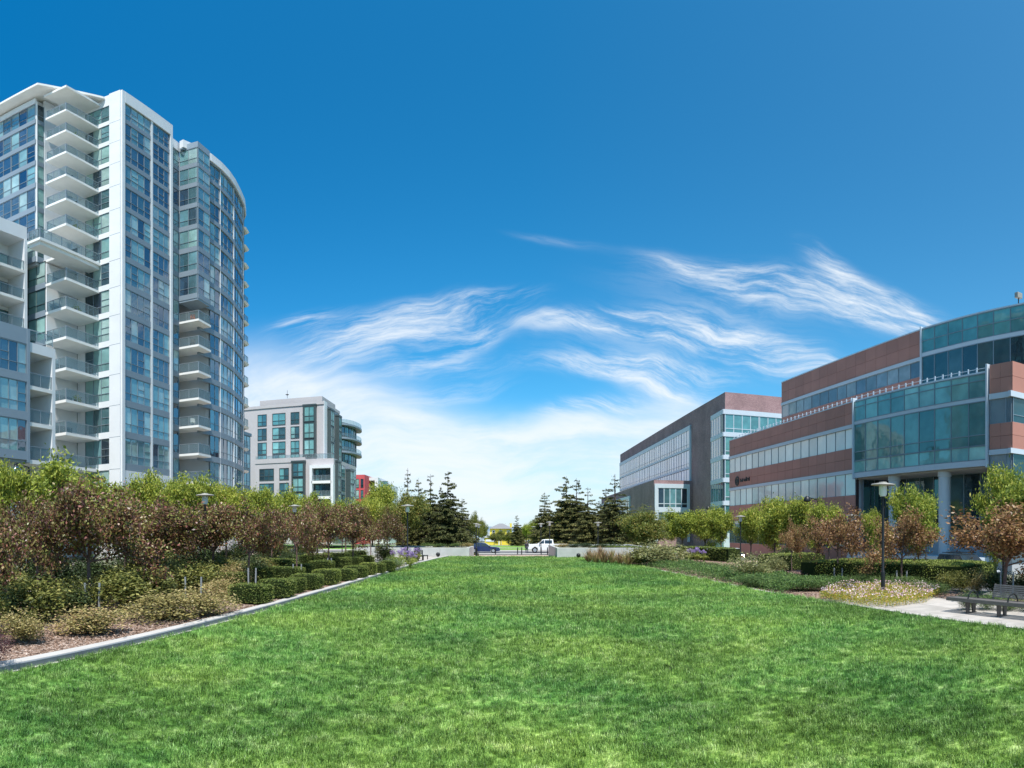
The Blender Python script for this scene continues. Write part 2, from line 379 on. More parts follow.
# far end: plaza, pavements, street, park
gridsheet('brick_plaza',M['pavers'],-40,40,57.4,77,.02)
gridsheet('near_pavement',M['concrete'],-220,220,77,82,.12)
gridsheet('street',M['asphalt'],-260,260,82,93,.01)
gridsheet('lane_line',M['paint'],-220,220,87.4,87.52,.016)
mb=MB()
for y0,y1 in ((81.9,82.05),(93,93.15)):
    mb.box(-220,y0,-.8,220,y1,-.60)
tag(mb.build('street_kerb',M['concrete']),kind='structure')
gridsheet('far_pavement',M['concrete'],-220,220,93.15,96,.12)
gridsheet('park_lawn',M['lawn'],-220,220,96,172,.03)
gridsheet('park_path',M['concrete'],-220,220,118,121,.05)
gridsheet('far_road',M['concrete'],-220,220,172,186,.05)
mb=MB()
mb.quad((-6000,420,-5.2),(6000,420,-5.2),(6000,7400,-5.2),(-6000,7400,-5.2))
tag(mb.build('bay_water',M['water']),kind='structure')
mb=MB()
n=60; pts=[]
for i in range(n+1):
    x=-5200+10400*i/n
    pts.append((x,38+34*mnoise.noise((x*.0007,3,1))+14*mnoise.noise((x*.003,8,1))))
for (xa,ha),(xb,hb) in zip(pts,pts[1:]):
    mb.quad((xa,5600,-6),(xb,5600,-6),(xb,6400,hb),(xa,6400,ha)); mb.quad((xa,6400,ha),(xb,6400,hb),(xb,7200,-6),(xa,7200,-6))
tag(mb.build('hills',M['hill']),kind='structure')
# side street at the right, below the hedges
gridsheet('side_street',M['asphalt'],21.6,28.2,-30,80,.012)

# ------------------------------------------------------------------ grass blades
def tuft(seed,nb,rad,h,w):
    r=random.Random(seed); v=[];f=[];c=[]
    for i in range(nb):
        a=r.uniform(0,2*PI); d=rad*math.sqrt(r.random()); x=d*math.cos(a); y=d*math.sin(a)
        hh=h*r.uniform(.55,1.15); la=r.uniform(0,2*PI); le=hh*r.uniform(.15,.8); ww=w*r.uniform(.7,1.2)
        px,py=-math.sin(la)*ww/2,math.cos(la)*ww/2
        lx_,ly_=math.cos(la)*le,math.sin(la)*le
        k=len(v)
        v+=[(x-px,y-py,0),(x+px,y+py,0),(x+px*.8+lx_*.35,y+py*.8+ly_*.35,hh*.6),(x-px*.8+lx_*.35,y-py*.8+ly_*.35,hh*.6),(x+lx_,y+ly_,hh*(.95 if le<hh*.5 else .8))]
        f+=[(k,k+1,k+2,k+3),(k+3,k+2,k+4)]; c+=[r.random()]*7
    me=bpy.data.meshes.new('grass_tuft'); me.from_pydata(v,[],f); me.materials.append(M['blade'])
    ca=me.color_attributes.new('tint','FLOAT_COLOR','CORNER')
    ca.data.foreach_set('color',[q for t in c for q in (t,t,t,1)])
    return me
def scatter(name,pts,scl,meshes,parent_mat=None):
    """one 'stuff' object: points carrying grass tufts (geometry nodes)"""
    protos=[]
    pc=bpy.data.collections.new(name+'_tufts')
    for m_ in meshes:
        o=bpy.data.objects.new('tuft_source',m_); pc.objects.link(o)
    me=bpy.data.meshes.new(name); me.vertices.add(len(pts)); me.vertices.foreach_set('co',np.asarray(pts,dtype=np.float32).ravel())
    at_=me.attributes.new('scl','FLOAT','POINT'); at_.data.foreach_set('value',np.asarray(scl,dtype=np.float32))
    me.update()
    o=link(name,me)
    ng=bpy.data.node_groups.new(name,'GeometryNodeTree')
    ng.interface.new_socket('Geometry',in_out='INPUT',socket_type='NodeSocketGeometry'); ng.interface.new_socket('Geometry',in_out='OUTPUT',socket_type='NodeSocketGeometry')
    N=ng.nodes;L=ng.links
    gi=N.new('NodeGroupInput');go=N.new('NodeGroupOutput')
    m2p=N.new('GeometryNodeMeshToPoints'); L.new(gi.outputs[0],m2p.inputs[0])
    ci=N.new('GeometryNodeCollectionInfo'); ci.inputs['Collection'].default_value=pc; ci.inputs['Separate Children'].default_value=True; ci.inputs['Reset Children'].default_value=True
    iop=N.new('GeometryNodeInstanceOnPoints'); iop.inputs['Pick Instance'].default_value=True
    L.new(m2p.outputs[0],iop.inputs['Points']); L.new(ci.outputs[0],iop.inputs['Instance'])
    rv=N.new('FunctionNodeRandomValue'); rv.data_type='FLOAT_VECTOR'; rv.inputs[0].default_value=(-.12,-.12,0); rv.inputs[1].default_value=(.12,.12,6.283)
    L.new(rv.outputs[0],iop.inputs['Rotation'])
    na=N.new('GeometryNodeInputNamedAttribute'); na.data_type='FLOAT'; na.inputs[0].default_value='scl'
    L.new(na.outputs[0],iop.inputs['Scale'])
    L.new(iop.outputs[0],go.inputs[0])
    md=o.modifiers.new('scatter','NODES'); md.node_group=ng
    return o
tufts=[tuft(100+i,16,.055,.068,.0050) for i in range(5)]
pts=[];sc=[]
def addgrass(r0,r1,dens,s0,s1):
    n=int(dens*.5*(r1*r1-r0*r0)*2.3)
    r=np.sqrt(rng.uniform(r0*r0,r1*r1,n)); a=rng.uniform(-1.15,1.15,n)
    x=r*np.sin(a); y=r*np.cos(a)
    for X,Y,R in zip(x,y,r):
        if Y<57.2 and lx(Y)+.08<X<rx(Y)-.02:
            pts.append((X,Y,.004)); 
            nn=mnoise.noise((X*1.1,Y*1.1,0))+1.3*mnoise.noise((X*4.2,Y*4.2,3))
            sc.append((s0+(s1-s0)*(R-r0)/(r1-r0))*random.uniform(.7,1.25)*(1+.35*nn))
addgrass(3.5,8.5,420,1,1.05); addgrass(8.5,14,230,1.1,1.35); addgrass(14,24,100,1.5,1.9); addgrass(24,60,34,2.0,2.6)
g=scatter('grass',pts,sc,tufts)
tag(g,'mown green grass blades covering the whole lawn','grass',kind='stuff')
print('grass tufts',len(pts))

# wood chips on the visible mulch
mb=MB()
def chips(n,fx,fy,z):
    for i in range(n):
        y=fy(random.random()); x=fx(y,random.random()); a=random.uniform(0,PI); l=random.uniform(.015,.05); w=random.uniform(.006,.016); t=random.random()
        ca,sa=math.cos(a),math.sin(a); tl=random.uniform(-.3,.3)
        p=[(-l,-w),(l,-w),(l,w),(-l,w)]
        q=[(x+u*ca-v*sa,y+u*sa+v*ca,z+.012+u*tl) for u,v in p]
        mb.quad(*q,col=(t,t,t))
        q2=[(a_,b_,c_-.01) for a_,b_,c_ in q]
        mb.quad(q[0],q[1],q2[1],q2[0],col=(t*.9,)*3)
chips(15000,lambda y,t: lx(y)-.30-3.4*t**1.3,lambda t:6.5+16*t**1.2,.10)
chips(3500,lambda y,t: 13.2+4*t,lambda t:19.5+6*t,.012)
chips(2500,lambda y,t: rx(y)+.2+1.2*t,lambda t:20+20*t,.012)
tag(mb.build('wood_chips',M['chip']),'loose brown bark chips scattered over the planting beds','bark chips',kind='stuff')
# ------------------------------------------------------------------ foliage
def leaf_mesh(name,C,size,tone,m,aspect=.5,up=0.3,dirs=None,fold=.25):
    """many small leaf-shaped faces; C centres, dirs optional leaf axis"""
    C=np.asarray(C,float); n=len(C); size=np.broadcast_to(np.asarray(size,float),(n,)); tone=np.clip(np.asarray(tone,float),0,1)
    d=rng.normal(size=(n,3)) if dirs is None else np.asarray(dirs,float)+rng.normal(size=(n,3))*.35
    d/=np.linalg.norm(d,axis=1)[:,None]+1e-9
    nn=rng.normal(size=(n,3)); nn[:,2]+=up*3
    s=np.cross(d,nn); s/=np.linalg.norm(s,axis=1)[:,None]+1e-9
    nrm=np.cross(s,d)
    L=size[:,None]; W=L*aspect
    v=np.empty((n,4,3))
    v[:,0]=C-d*L*.5; v[:,1]=C+s*W*.5+nrm*L*fold*.2+d*L*.05; v[:,2]=C+d*L*.5; v[:,3]=C-s*W*.5+nrm*L*fold*.2+d*L*.05
    me=bpy.data.meshes.new(name); me.vertices.add(4*n); me.loops.add(4*n); me.polygons.add(n)
    me.vertices.foreach_set('co',v.astype(np.float32).ravel())
    me.loops.foreach_set('vertex_index',np.arange(4*n,dtype=np.int32))
    me.polygons.foreach_set('loop_start',np.arange(0,4*n,4,dtype=np.int32))
    me.polygons.foreach_set('loop_total',np.full(n,4,dtype=np.int32))
    me.materials.append(m)
    ca=me.color_attributes.new('tint','FLOAT_COLOR','CORNER')
    t=np.repeat(tone,4); col=np.stack([t,t,t,np.ones_like(t)],1).astype(np.float32)
    ca.data.foreach_set('color',col.ravel())
    me.update(calc_edges=True); return me
def grow(seed,h0,n1,len1,spread,levels=3,trunk_r=.07,lean=.1,up=.35,decay=.66,kids=4,multi=False):
    """branching skeleton -> (tube builder, twig points)"""
    r=random.Random(seed); mb=MB(); tips=[]
    def rv(s): return Vector((r.gauss(0,s),r.gauss(0,s),r.gauss(0,s)))
    def branch(p,d,l,rad,lv):
        steps=3; q=p.copy(); dd=d.copy()
        for i in range(steps):
            dd=(dd+rv(.16)+Vector((0,0,up*.12))).normalized(); q2=q+dd*(l/steps)
            ra=rad*(1-.6*i/steps); rb=rad*(1-.6*(i+1)/steps)
            mb.tube(q,q2,ra,rb,5 if lv>1 else 7,cap=False)
            if lv>=levels-1: 
                for k in range(2): tips.append((tuple(q.lerp(q2,r.random())),tuple(dd)))
            q=q2
            if lv<levels and i>=0:
                for k in range(kids if i==steps-1 else max(1,kids-2)):
                    t=(dd+rv(.62)).normalized()
                    t=Vector((t.x,t.y,t.z*.8+up*.3)).normalized()
                    branch(q.copy(),t,l*decay*r.uniform(.75,1.15),rb*.72,lv+1)
        tips.append((tuple(q),tuple(dd)))
    top=Vector((r.gauss(0,lean),r.gauss(0,lean),h0))
    if multi:
        for k in range(3):
            a=2*PI*k/3+r.random(); branch(Vector((.06*math.cos(a),.06*math.sin(a),0)),Vector((.3*math.cos(a),.3*math.sin(a),1)).normalized(),h0*1.2,trunk_r*.8,0)
    mid=top*.5+Vector((r.gauss(0,.03),r.gauss(0,.03),0))
    mb.tube((0,0,-.15),mid,trunk_r*1.15,trunk_r*.95,9,cap=False); mb.tube(mid,top,trunk_r*.95,trunk_r*.85,9,cap=False)
    for k in range(n1):
        a=2*PI*k/n1+r.uniform(-.3,.3); e=r.uniform(.5,1.25) if k<n1-1 else 1.4
        d=Vector((math.cos(a)*math.cos(e)*spread,math.sin(a)*math.cos(e)*spread,math.sin(e))).normalized()
        branch(top-Vector((0,0,r.uniform(0,.25))),d,len1*r.uniform(.8,1.15),trunk_r*.62,1)
    return mb,tips
def crown_leaves(tips,per,rad,size,gap=.25,tonef=None,seed=0,droop=0):
    P=np.array([t[0] for t in tips]); D=np.array([t[1] for t in tips])
    r=np.random.default_rng(seed)
    keep=r.random(len(P))>gap
    P=P[keep];D=D[keep]
    k=np.repeat(np.arange(len(P)),per)
    off=r.normal(size=(len(k),3))*rad; off[:,2]*=.7
    C=P[k]+off; C[:,2]-=droop*np.abs(off[:,0])
    ct=r.random(len(P))                     # clump tone
    tone=.35*ct[k]+.65*r.random(len(k))
    if tonef is not None: tone=tonef(C,tone)
    S=size*r.uniform(.6,1.3,len(k))
    return C,S,tone
PROTO={}
def tree_kind(key,n,skel,leaf,m,bark,crown_h):
    """n variants; crown_h: crown top height of the prototype, used to fit each tree"""
    out=[]
    for i in range(n):
        mb,tips=grow(1000+hash(key)%1+i*17+len(key)*31,**skel)
        C,S,t=crown_leaves(tips,seed=i+len(key),**leaf['s'])
        zt=np.percentile(C[:,2],99.3)
        R=np.percentile(np.hypot(C[:,0],C[:,1]),97)
        me=leaf_mesh('crown',C,S,t,m,leaf.get('aspect',.5),leaf.get('up',.3))
        tm=bpy.data.meshes.new('trunk'); tm.from_pydata(mb.v,[],mb.f); tm.materials.append(bark); tm.polygons.foreach_set('use_smooth',[True]*len(mb.f)); tm.update()
        out.append((tm,me,zt,R))
        print(key,i,'tips',len(tips),'leaves',len(C),'top',round(zt,2),'R',round(R,2))
    PROTO[key]=out
M['leaf_plum']=leafmat('plum_leaves',[(.02,.010,.012),(.090,.032,.028),(.14,.08,.035),(.22,.24,.06),(.29,.10,.08),(.33,.22,.19)],trans=.2,rough=.4)
M['leaf_rust']=leafmat('rust_plum_leaves',[(.05,.024,.02),(.17,.075,.04),(.27,.17,.06),(.42,.22,.12),(.28,.32,.08)],trans=.3,rough=.45)
M['leaf_green']=leafmat('tree_leaves_green',[(.07,.10,.018),(.17,.23,.035),(.30,.36,.05),(.44,.46,.07),(.52,.44,.11)],trans=.35)
M['leaf_round']=leafmat('tree_leaves_round',[(.04,.065,.016),(.09,.13,.028),(.17,.20,.038),(.28,.26,.055),(.38,.24,.08)],trans=.3)
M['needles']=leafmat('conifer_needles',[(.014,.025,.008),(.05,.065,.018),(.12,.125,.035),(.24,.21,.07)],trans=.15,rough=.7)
M['needles_pale']=leafmat('conifer_needles_pale',[(.03,.045,.014),(.085,.10,.03),(.14,.14,.05),(.2,.16,.07)],trans=.15,rough=.7)  # paler needle mix for one conifer variant
M['boxwood']=leafmat('clipped_hedge_leaves',[(.04,.07,.012),(.10,.15,.025),(.19,.24,.045),(.31,.33,.08)],trans=.2)
M['boxpale']=leafmat('young_hedge_leaves',[(.07,.10,.02),(.18,.23,.04),(.30,.35,.07),(.42,.44,.11)],trans=.2)
M['shr_yellow']=leafmat('shrub_yellow_leaves',[(.05,.05,.018),(.20,.18,.055),(.34,.28,.10),(.46,.38,.18),(.46,.25,.15)],trans=.25)
M['shr_green']=leafmat('shrub_green_leaves',[(.025,.035,.010),(.09,.105,.025),(.20,.21,.05),(.38,.34,.10)],trans=.25)
M['shr_dark']=leafmat('shrub_dark_leaves',[(.015,.028,.010),(.03,.05,.015),(.055,.085,.025),(.10,.13,.04)],trans=.15)
M['shr_purple']=leafmat('shrub_purple_leaves',[(.04,.018,.022),(.09,.035,.04),(.15,.06,.065),(.20,.10,.10)],trans=.2)
M['shr_silver']=leafmat('shrub_rosemary_leaves',[(.02,.045,.012),(.06,.11,.028),(.13,.20,.05),(.24,.30,.10)],trans=.15)
M['juniper']=leafmat('juniper_leaves',[(.03,.07,.02),(.08,.16,.04),(.16,.26,.06),(.27,.36,.10)],trans=.2)
M['heather']=leafmat('purple_heather',[(.06,.03,.03),(.13,.065,.06),(.20,.11,.10),(.27,.17,.15)],trans=.2)
M['flax']=leafmat('flax_blades',[(.12,.07,.04),(.32,.21,.11),(.48,.34,.19),(.30,.28,.09)],trans=.2)
M['petal_pink']=leafmat('pink_petals',[(.66,.34,.40),(.76,.54,.56),(.80,.70,.68)],trans=.3)
M['petal_purple']=leafmat('purple_petals',[(.22,.13,.36),(.35,.24,.52),(.48,.38,.62)],trans=.3)
M['petal_yellow']=leafmat('yellow_petals',[(.45,.40,.08),(.60,.52,.16),(.66,.60,.34)],trans=.3)
M['bedleaf']=leafmat('bedding_leaves',[(.08,.17,.02),(.22,.30,.04),(.50,.30,.05),(.50,.46,.08)],trans=.3)
M['palegreen']=leafmat('pale_shrub_leaves',[(.08,.10,.03),(.18,.20,.07),(.32,.31,.13),(.48,.45,.24)],trans=.3)

tree_kind('plum',5,dict(h0=1.45,n1=6,len1=1.15,spread=1.25,levels=3,trunk_r=.055,kids=3,up=.3,decay=.66),
   dict(s=dict(per=10,rad=.16,size=.105,gap=.22),aspect=.6),M['leaf_plum'],M['barkp'],4)
tree_kind('rust',4,dict(h0=1.35,n1=6,len1=1.1,spread=1.3,levels=3,trunk_r=.05,kids=3,up=.25,decay=.66),
   dict(s=dict(per=8,rad=.16,size=.11,gap=.22),aspect=.55),M['leaf_rust'],M['barkp'],4)
tree_kind('green',5,dict(h0=1.7,n1=6,len1=1.5,spread=.95,levels=3,trunk_r=.08,kids=3,up=.55,decay=.64),
   dict(s=dict(per=17,rad=.22,size=.18,gap=.2),aspect=.42,up=.15),M['leaf_green'],M['bark'],5.6)
tree_kind('round',3,dict(h0=1.7,n1=7,len1=1.5,spread=1.35,levels=3,trunk_r=.1,kids=3,up=.25,decay=.66),
   dict(s=dict(per=20,rad=.24,size=.16,gap=.08),aspect=.4,up=.15),M['leaf_round'],M['bark'],5)

def conifer(i,m,dens=1.0,base_w=2.1,h=8.5,lowgap=.35):
    r=random.Random(500+i); R=np.random.default_rng(500+i); mb=MB(); mb.tube((0,0,-.2),(r.gauss(0,.05),r.gauss(0,.05),h),.13,.012,8,cap=False)
    C=[];Dd=[];T=[];z=lowgap
    while z<h-.15:
        t=z/h; L=base_w*(1-t)**.62*(1.0 if t<.5 else .85)*r.uniform(.8,1.15)+.14
        nb=9 if t<.4 else (7 if t<.7 else 4); a0=r.random()*6
        sparse=1 if t<.62 else max(.22,1-(t-.62)*2.4)
        for k in range(nb):
            if r.random()<.12+(.35 if t>.7 else 0): continue
            a=a0+2*PI*k/nb+r.gauss(0,.15); l=L*r.uniform(.6,1.12); up_=.55 if t>.75 else r.uniform(-.05,.18)
            p0=Vector((0,0,z+r.gauss(0,.05))); p1=p0+Vector((math.cos(a)*l,math.sin(a)*l,l*up_*.6)); 
            mb.tube(p0,p1,.022*(1-t)+.008,.005,4,cap=False)
            n=int(150*dens*l*sparse)+4; u=R.random(n)**.75*1.03
            w=.30*l*(1-u)**.5*.9+.05; side=R.normal(size=n)*w*.6
            x=math.cos(a)*l*u-math.sin(a)*side; y=math.sin(a)*l*u+math.cos(a)*side
            zz=p0.z+l*up_*.6*u - .12*l*(u**2) + R.normal(size=n)*.05 - np.abs(side)*.25
            C.append(np.stack([x,y,zz],1)); dd=np.tile([math.cos(a)*.6,math.sin(a)*.6,-.35],(n,1)); Dd.append(dd)
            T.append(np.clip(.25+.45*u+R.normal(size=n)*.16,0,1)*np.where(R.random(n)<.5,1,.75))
        z+= .26 if t<.6 else .36
    C=np.concatenate(C);Dd=np.concatenate(Dd);T=np.concatenate(T)
    me=leaf_mesh('crown',C,.21*R.uniform(.6,1.3,len(C)),T,m,.34,.2,Dd)
    tm=bpy.data.meshes.new('trunk'); tm.from_pydata(mb.v,[],mb.f); tm.materials.append(M['bark']); tm.update()
    print('conifer',i,len(C))
    return (tm,me,h,base_w)
PROTO['conifer']=[conifer(0,M['needles']),conifer(1,M['needles'],.8,1.9),conifer(2,M['needles'],1.1,2.6),conifer(3,M['needles_pale'],.9,2.0),conifer(4,M['needles'],.5,1.5)]

ORD=['first','second','third','fourth','fifth','sixth','seventh','eighth','ninth','tenth','eleventh','twelfth','thirteenth','fourteenth','fifteenth','sixteenth','seventeenth','eighteenth','nineteenth','twentieth','twenty-first','twenty-second','twenty-third','twenty-fourth']
def plant_tree(name,key,var,x,y,top,R,label,group,cat='tree',rz=None,z=None):
    tm,me,zt,R0=PROTO[key][var%len(PROTO[key])]
    z=H(x,y) if z is None else z
    sz=(top-z)/zt; sr=R/R0
    t=thing(name,label,cat,(x,y,z),random.uniform(0,2*PI) if rz is None else rz,group,(sr,sr,sz))
    link('trunk',tm,t); link('crown',me,t)
    return t
# top of a tree from its picture height at distance r
def ztop(py,r): return EYE+r*math.tan(el(py))

# --- left: plum trees in the bed nearest the lawn (bearing px, distance, top py, half width px)
rowA=[(-24,15.0,494,66),(38,18.5,498,52),(88,19.4,483,72),(150,23.5,502,55),(212,28.5,507,48),(250,26.8,505,42),(297,31.8,505,30),(329,37.5,504,28),(354,42,506,25),(371,46,508,20),(388,49.5,512,20)]
for i,(px,r,ty,hw) in enumerate(rowA):
    x,y=at(px,r)
    plant_tree('plum_tree','plum',i,x,y,ztop(ty,r),hw/F*r*1.05,f'purple-leaved plum tree, {ORD[i]} from the near end of the row beside the left kerb','plum trees in the left bed',z=.1)
rowB=[(10,24,499,46),(120,27,500,44),(190,33,506,34),(272,39,509,26),(312,45,506,24),(342,50,510,20)]
for i,(px,r,ty,hw) in enumerate(rowB):
    x,y=at(px,r); x=max(x,-16.2)
    r=math.hypot(x,y)
    plant_tree('plum_tree','plum',i+2,x,y,ztop(ty,r),hw/F*r,f'purple-leaved plum tree, {ORD[i]} from the near end of the back plum row','plum trees in the left bed',z=.1)
# --- left: green trees beyond the garden path
rowC=[(-10,27,464,30),(58,28.5,465,48),(146,33.5,476,34),(187,37,477,28),(226,41.5,487,30),(263,48.5,490,26),(282,52,493,22),(318,57,496,26),(346,62,501,20),(372,66,500,22)]
for i,(px,r,ty,hw) in enumerate(rowC):
    x,y=at(px,r)
    plant_tree('street_tree','green',i,x,y,ztop(ty,r),hw/F*r,f'light green tree before the pale buildings, {ORD[i]} from the left edge','green trees beyond the left garden path',z=0)
extraC=[(-40,30,472,34),(92,31,480,34),(118,36,486,30),(34,33,480,28),(166,44,485,28),(210,52,492,22),(243,60,494,20),(300,70,497,18)]
for i,(px,r,ty,hw) in enumerate(extraC):
    x,y=at(px,r)
    plant_tree('street_tree','green',i+3,x,y,ztop(ty,r),hw/F*r,f'green tree behind the front green row by the tower, {ORD[i]} from the left','green trees at the foot of the tower',z=0)
for i,(px,r,ty,hw) in enumerate([(378,70,485,20),(403,62,496,26)]):
    x,y=at(px,r)
    plant_tree('street_tree','green' if i==0 else 'round',i,x,y,ztop(ty,r),hw/F*r,['tall green tree in front of the red house front','round-headed yellow-green tree left of the dark conifers'][i],None)
# --- conifers
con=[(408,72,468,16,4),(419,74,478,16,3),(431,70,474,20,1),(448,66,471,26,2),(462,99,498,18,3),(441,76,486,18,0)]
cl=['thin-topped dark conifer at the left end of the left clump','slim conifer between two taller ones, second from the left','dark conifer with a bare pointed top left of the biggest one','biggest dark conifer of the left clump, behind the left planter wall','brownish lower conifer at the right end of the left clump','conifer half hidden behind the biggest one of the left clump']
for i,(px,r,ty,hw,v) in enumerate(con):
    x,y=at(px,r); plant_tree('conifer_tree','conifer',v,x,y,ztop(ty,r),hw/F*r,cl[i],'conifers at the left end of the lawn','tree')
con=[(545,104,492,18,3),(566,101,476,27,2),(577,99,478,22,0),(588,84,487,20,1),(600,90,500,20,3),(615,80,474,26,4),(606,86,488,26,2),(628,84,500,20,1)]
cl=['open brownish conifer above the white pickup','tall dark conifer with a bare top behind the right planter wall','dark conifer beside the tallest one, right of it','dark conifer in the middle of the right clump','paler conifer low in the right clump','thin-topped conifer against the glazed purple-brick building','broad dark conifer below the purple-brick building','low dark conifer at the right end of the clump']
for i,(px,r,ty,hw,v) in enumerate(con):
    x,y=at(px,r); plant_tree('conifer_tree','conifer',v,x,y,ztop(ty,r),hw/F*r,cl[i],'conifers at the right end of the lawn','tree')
# --- right: green trees in front of the offices
rowD=[(646,50,512,34,'round','broad round-headed yellowish tree in front of the purple-brick building'),(683,60,512,22,'green','small green tree just right of the broad round-headed one')]
for i,(px,r,ty,hw,k,lb) in enumerate(rowD):
    x,y=at(px,r); plant_tree('street_tree',k,i,x,y,ztop(ty,r),hw/F*r,lb,None)
rowE=[(704,61,510,20),(722,60,510,20),(752,58,508,20),(774,50,500,26),(803,47,500,26),(830,46,505,20),(872,49,512,18),(917,33,490,28),(1003,27.5,470,34),(1045,25,480,40)]
for i,(px,r,ty,hw) in enumerate(rowE):
    x,y=at(px,r)
    plant_tree('street_tree','green',i+1,x,y,ztop(ty,r),hw/F*r,f'light green tree before the red-brown office building, {ORD[i]} from the left','green trees before the red-brown offices',z=H(x,y))
rowF=[(792,37,522,18),(838,30.5,510,40),(902,28.2,512,42),(1004,23.5,507,68),]
fl=['small rust-leaved plum tree, leftmost of those before the offices','rust-leaved plum tree left of the tall lamp post','rust-leaved plum tree right of the tall lamp post','rust-leaved plum tree behind the bench',]
for i,(px,r,ty,hw) in enumerate(rowF):
    x,y=at(px,r)
    plant_tree('plum_tree','rust',i,x,y,ztop(ty,r),hw/F*r,fl[i],'plum trees in the right bed')
# --- far trees beyond the street
far=[(517,150,515,9,'conifer'),(528,165,524,8,'green'),(509,170,532,9,'round'),(501,185,531,8,'round'),(537,140,520,10,'green'),(475,120,514,10,'round'),(482,135,521,8,'round'),(523,190,529,10,'round'),(560,130,518,16,'green'),(590,130,516,18,'green'),(455,130,518,18,'green'),(494,215,533,8,'round')]
fn=['tall thin grey-green tree right of the yellow house','green tree behind the lamp posts, beyond the street','bushy tree in front of the yellow house','low bushy tree under the yellow house roof','bright green tree behind the white pickup','brownish tree behind the blue saloon car','smaller brownish tree left of the yellow house','low wide tree right of the yellow house','far green tree behind the right planter','far green tree behind the right conifers','far green tree behind the left conifers','low bush beside the yellow house wall']
for i,(px,r,ty,hw,k) in enumerate(far):
    x,y=at(px,r); plant_tree('park_tree',k,i,x,y,ztop(ty,r),hw/F*r,fn[i],'trees beyond the street')
# far-off tree line, nobody could count it
Cc=[]
for i in range(260):
    x=random.uniform(-260,260); y=random.uniform(230,300)
    if abs(x+15)<14 and y<275: continue
    z=H(x,y); n=70; R=random.uniform(3,5); q=rng.normal(size=(n,3))*[R*.5,R*.5,R*.45]+[x,y,z+R*.8]; Cc.append(q)
Cc=np.concatenate(Cc)
o=link('far_woods',leaf_mesh('far_woods',Cc,1.3,rng.random(len(Cc)),M['leaf_round'],.7)); tag(o,'distant belt of low trees beyond the park','woods',kind='stuff')

# ------------------------------------------------------------------ shrubs
def shrub_mesh(seed,n,size,m,shape='dome',aspect=.5,stems=True,dens_gap=.0,h=1.0,pointy=0,lobes=7):
    """unit shrub: about 1 wide radius .5, height 1 -> scaled by the thing"""
    R=np.random.default_rng(seed)
    lob=[]
    for i in range(lobes):
        a=R.uniform(0,2*PI); d=R.uniform(0,.32); lob.append((d*math.cos(a),d*math.sin(a),R.uniform(.22,.72),R.uniform(.2,.32)))
    idx=R.integers(0,lobes,n); L=np.array(lob)[idx]
    u=R.normal(size=(n,3)); u/=np.linalg.norm(u,axis=1)[:,None]; rr=R.random(n)**.4
    C=np.stack([L[:,0]+u[:,0]*L[:,3]*rr*1.15,L[:,1]+u[:,1]*L[:,3]*rr*1.15,L[:,2]+u[:,2]*L[:,3]*rr*1.2],1)
    C[:,2]=np.where(C[:,2]<.05,R.uniform(.05,.6,n),C[:,2])
    # twigs sticking out
    k=n//5; a=R.uniform(0,2*PI,k); t=R.random(k)**.7; e=R.uniform(.3,1.4,k)
    e=np.round(e*8)/8+R.normal(size=k)*.03; a=np.round(a*4)/4+R.normal(size=k)*.05
    C[:k,0]=np.cos(a)*np.cos(e)*t*.62; C[:k,1]=np.sin(a)*np.cos(e)*t*.62; C[:k,2]=.15+np.sin(e)*t*.95
    tone=.35*R.random(lobes)[idx]+.65*R.random(n)
    return leaf_mesh('foliage',C,size*R.uniform(.6,1.3,n),tone,m,aspect,.25)
def box_mesh(seed,n,size,m,w=1,d=1,h=1):
    "clipped hedge block: leaves packed near the surface of a rounded box, over a solid twiggy core"
    R=np.random.default_rng(seed)
    u=R.uniform(-1,1,size=(n,3)); ax=R.integers(0,3,n); p=[w*d,d*h,w*h]
    pr=np.array([d*h*2,w*h*2,w*d]); pr=pr/pr.sum(); ax=R.choice(3,n,p=pr)
    sgn=np.where(R.random(n)<.5,-1,1); sgn=np.where(ax==2,1,sgn)
    u[np.arange(n),ax]=sgn*(1-R.random(n)**2*.10)
    ln=(np.abs(u)**6).sum(1)**(1/6); u/=ln[:,None]*1.0
    C=u*np.array([w/2,d/2,h/2])+[0,0,h/2]
    for j in range(n):
        pass
    wob=np.sin(C[:,0]*7+seed)*np.cos(C[:,1]*6)*.02; C+=u*wob[:,None]; C+=R.normal(size=(n,3))*.012
    return leaf_mesh('foliage',C,size*R.uniform(.6,1.3,n),R.random(n),m,.6,.3)
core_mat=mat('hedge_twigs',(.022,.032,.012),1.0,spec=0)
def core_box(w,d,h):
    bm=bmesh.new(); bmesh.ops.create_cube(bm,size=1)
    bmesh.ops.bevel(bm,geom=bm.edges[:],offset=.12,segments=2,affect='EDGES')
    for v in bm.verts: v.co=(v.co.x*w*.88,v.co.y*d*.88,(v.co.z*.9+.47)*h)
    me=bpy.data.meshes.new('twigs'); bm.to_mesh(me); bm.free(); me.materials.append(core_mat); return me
SH={}
def shrub_kind(key,n,leaves,size,m,**k): SH[key]=[shrub_mesh(300+i+len(key)*7,leaves,size,m,**k) for i in range(n)]
shrub_kind('yellow',4,4600,.05,M['shr_yellow'])
shrub_kind('green',4,3800,.06,M['shr_green'])
shrub_kind('dark',3,3600,.06,M['shr_dark'],lobes=9)
shrub_kind('purple',2,2600,.04,M['shr_purple'],lobes=9)
shrub_kind('silver',3,4600,.05,M['shr_silver'],aspect=.28,lobes=10)
shrub_kind('pale',2,4200,.055,M['palegreen'],aspect=.4,lobes=9)
shrub_kind('heather',2,2600,.045,M['heather'],aspect=.3,lobes=9)
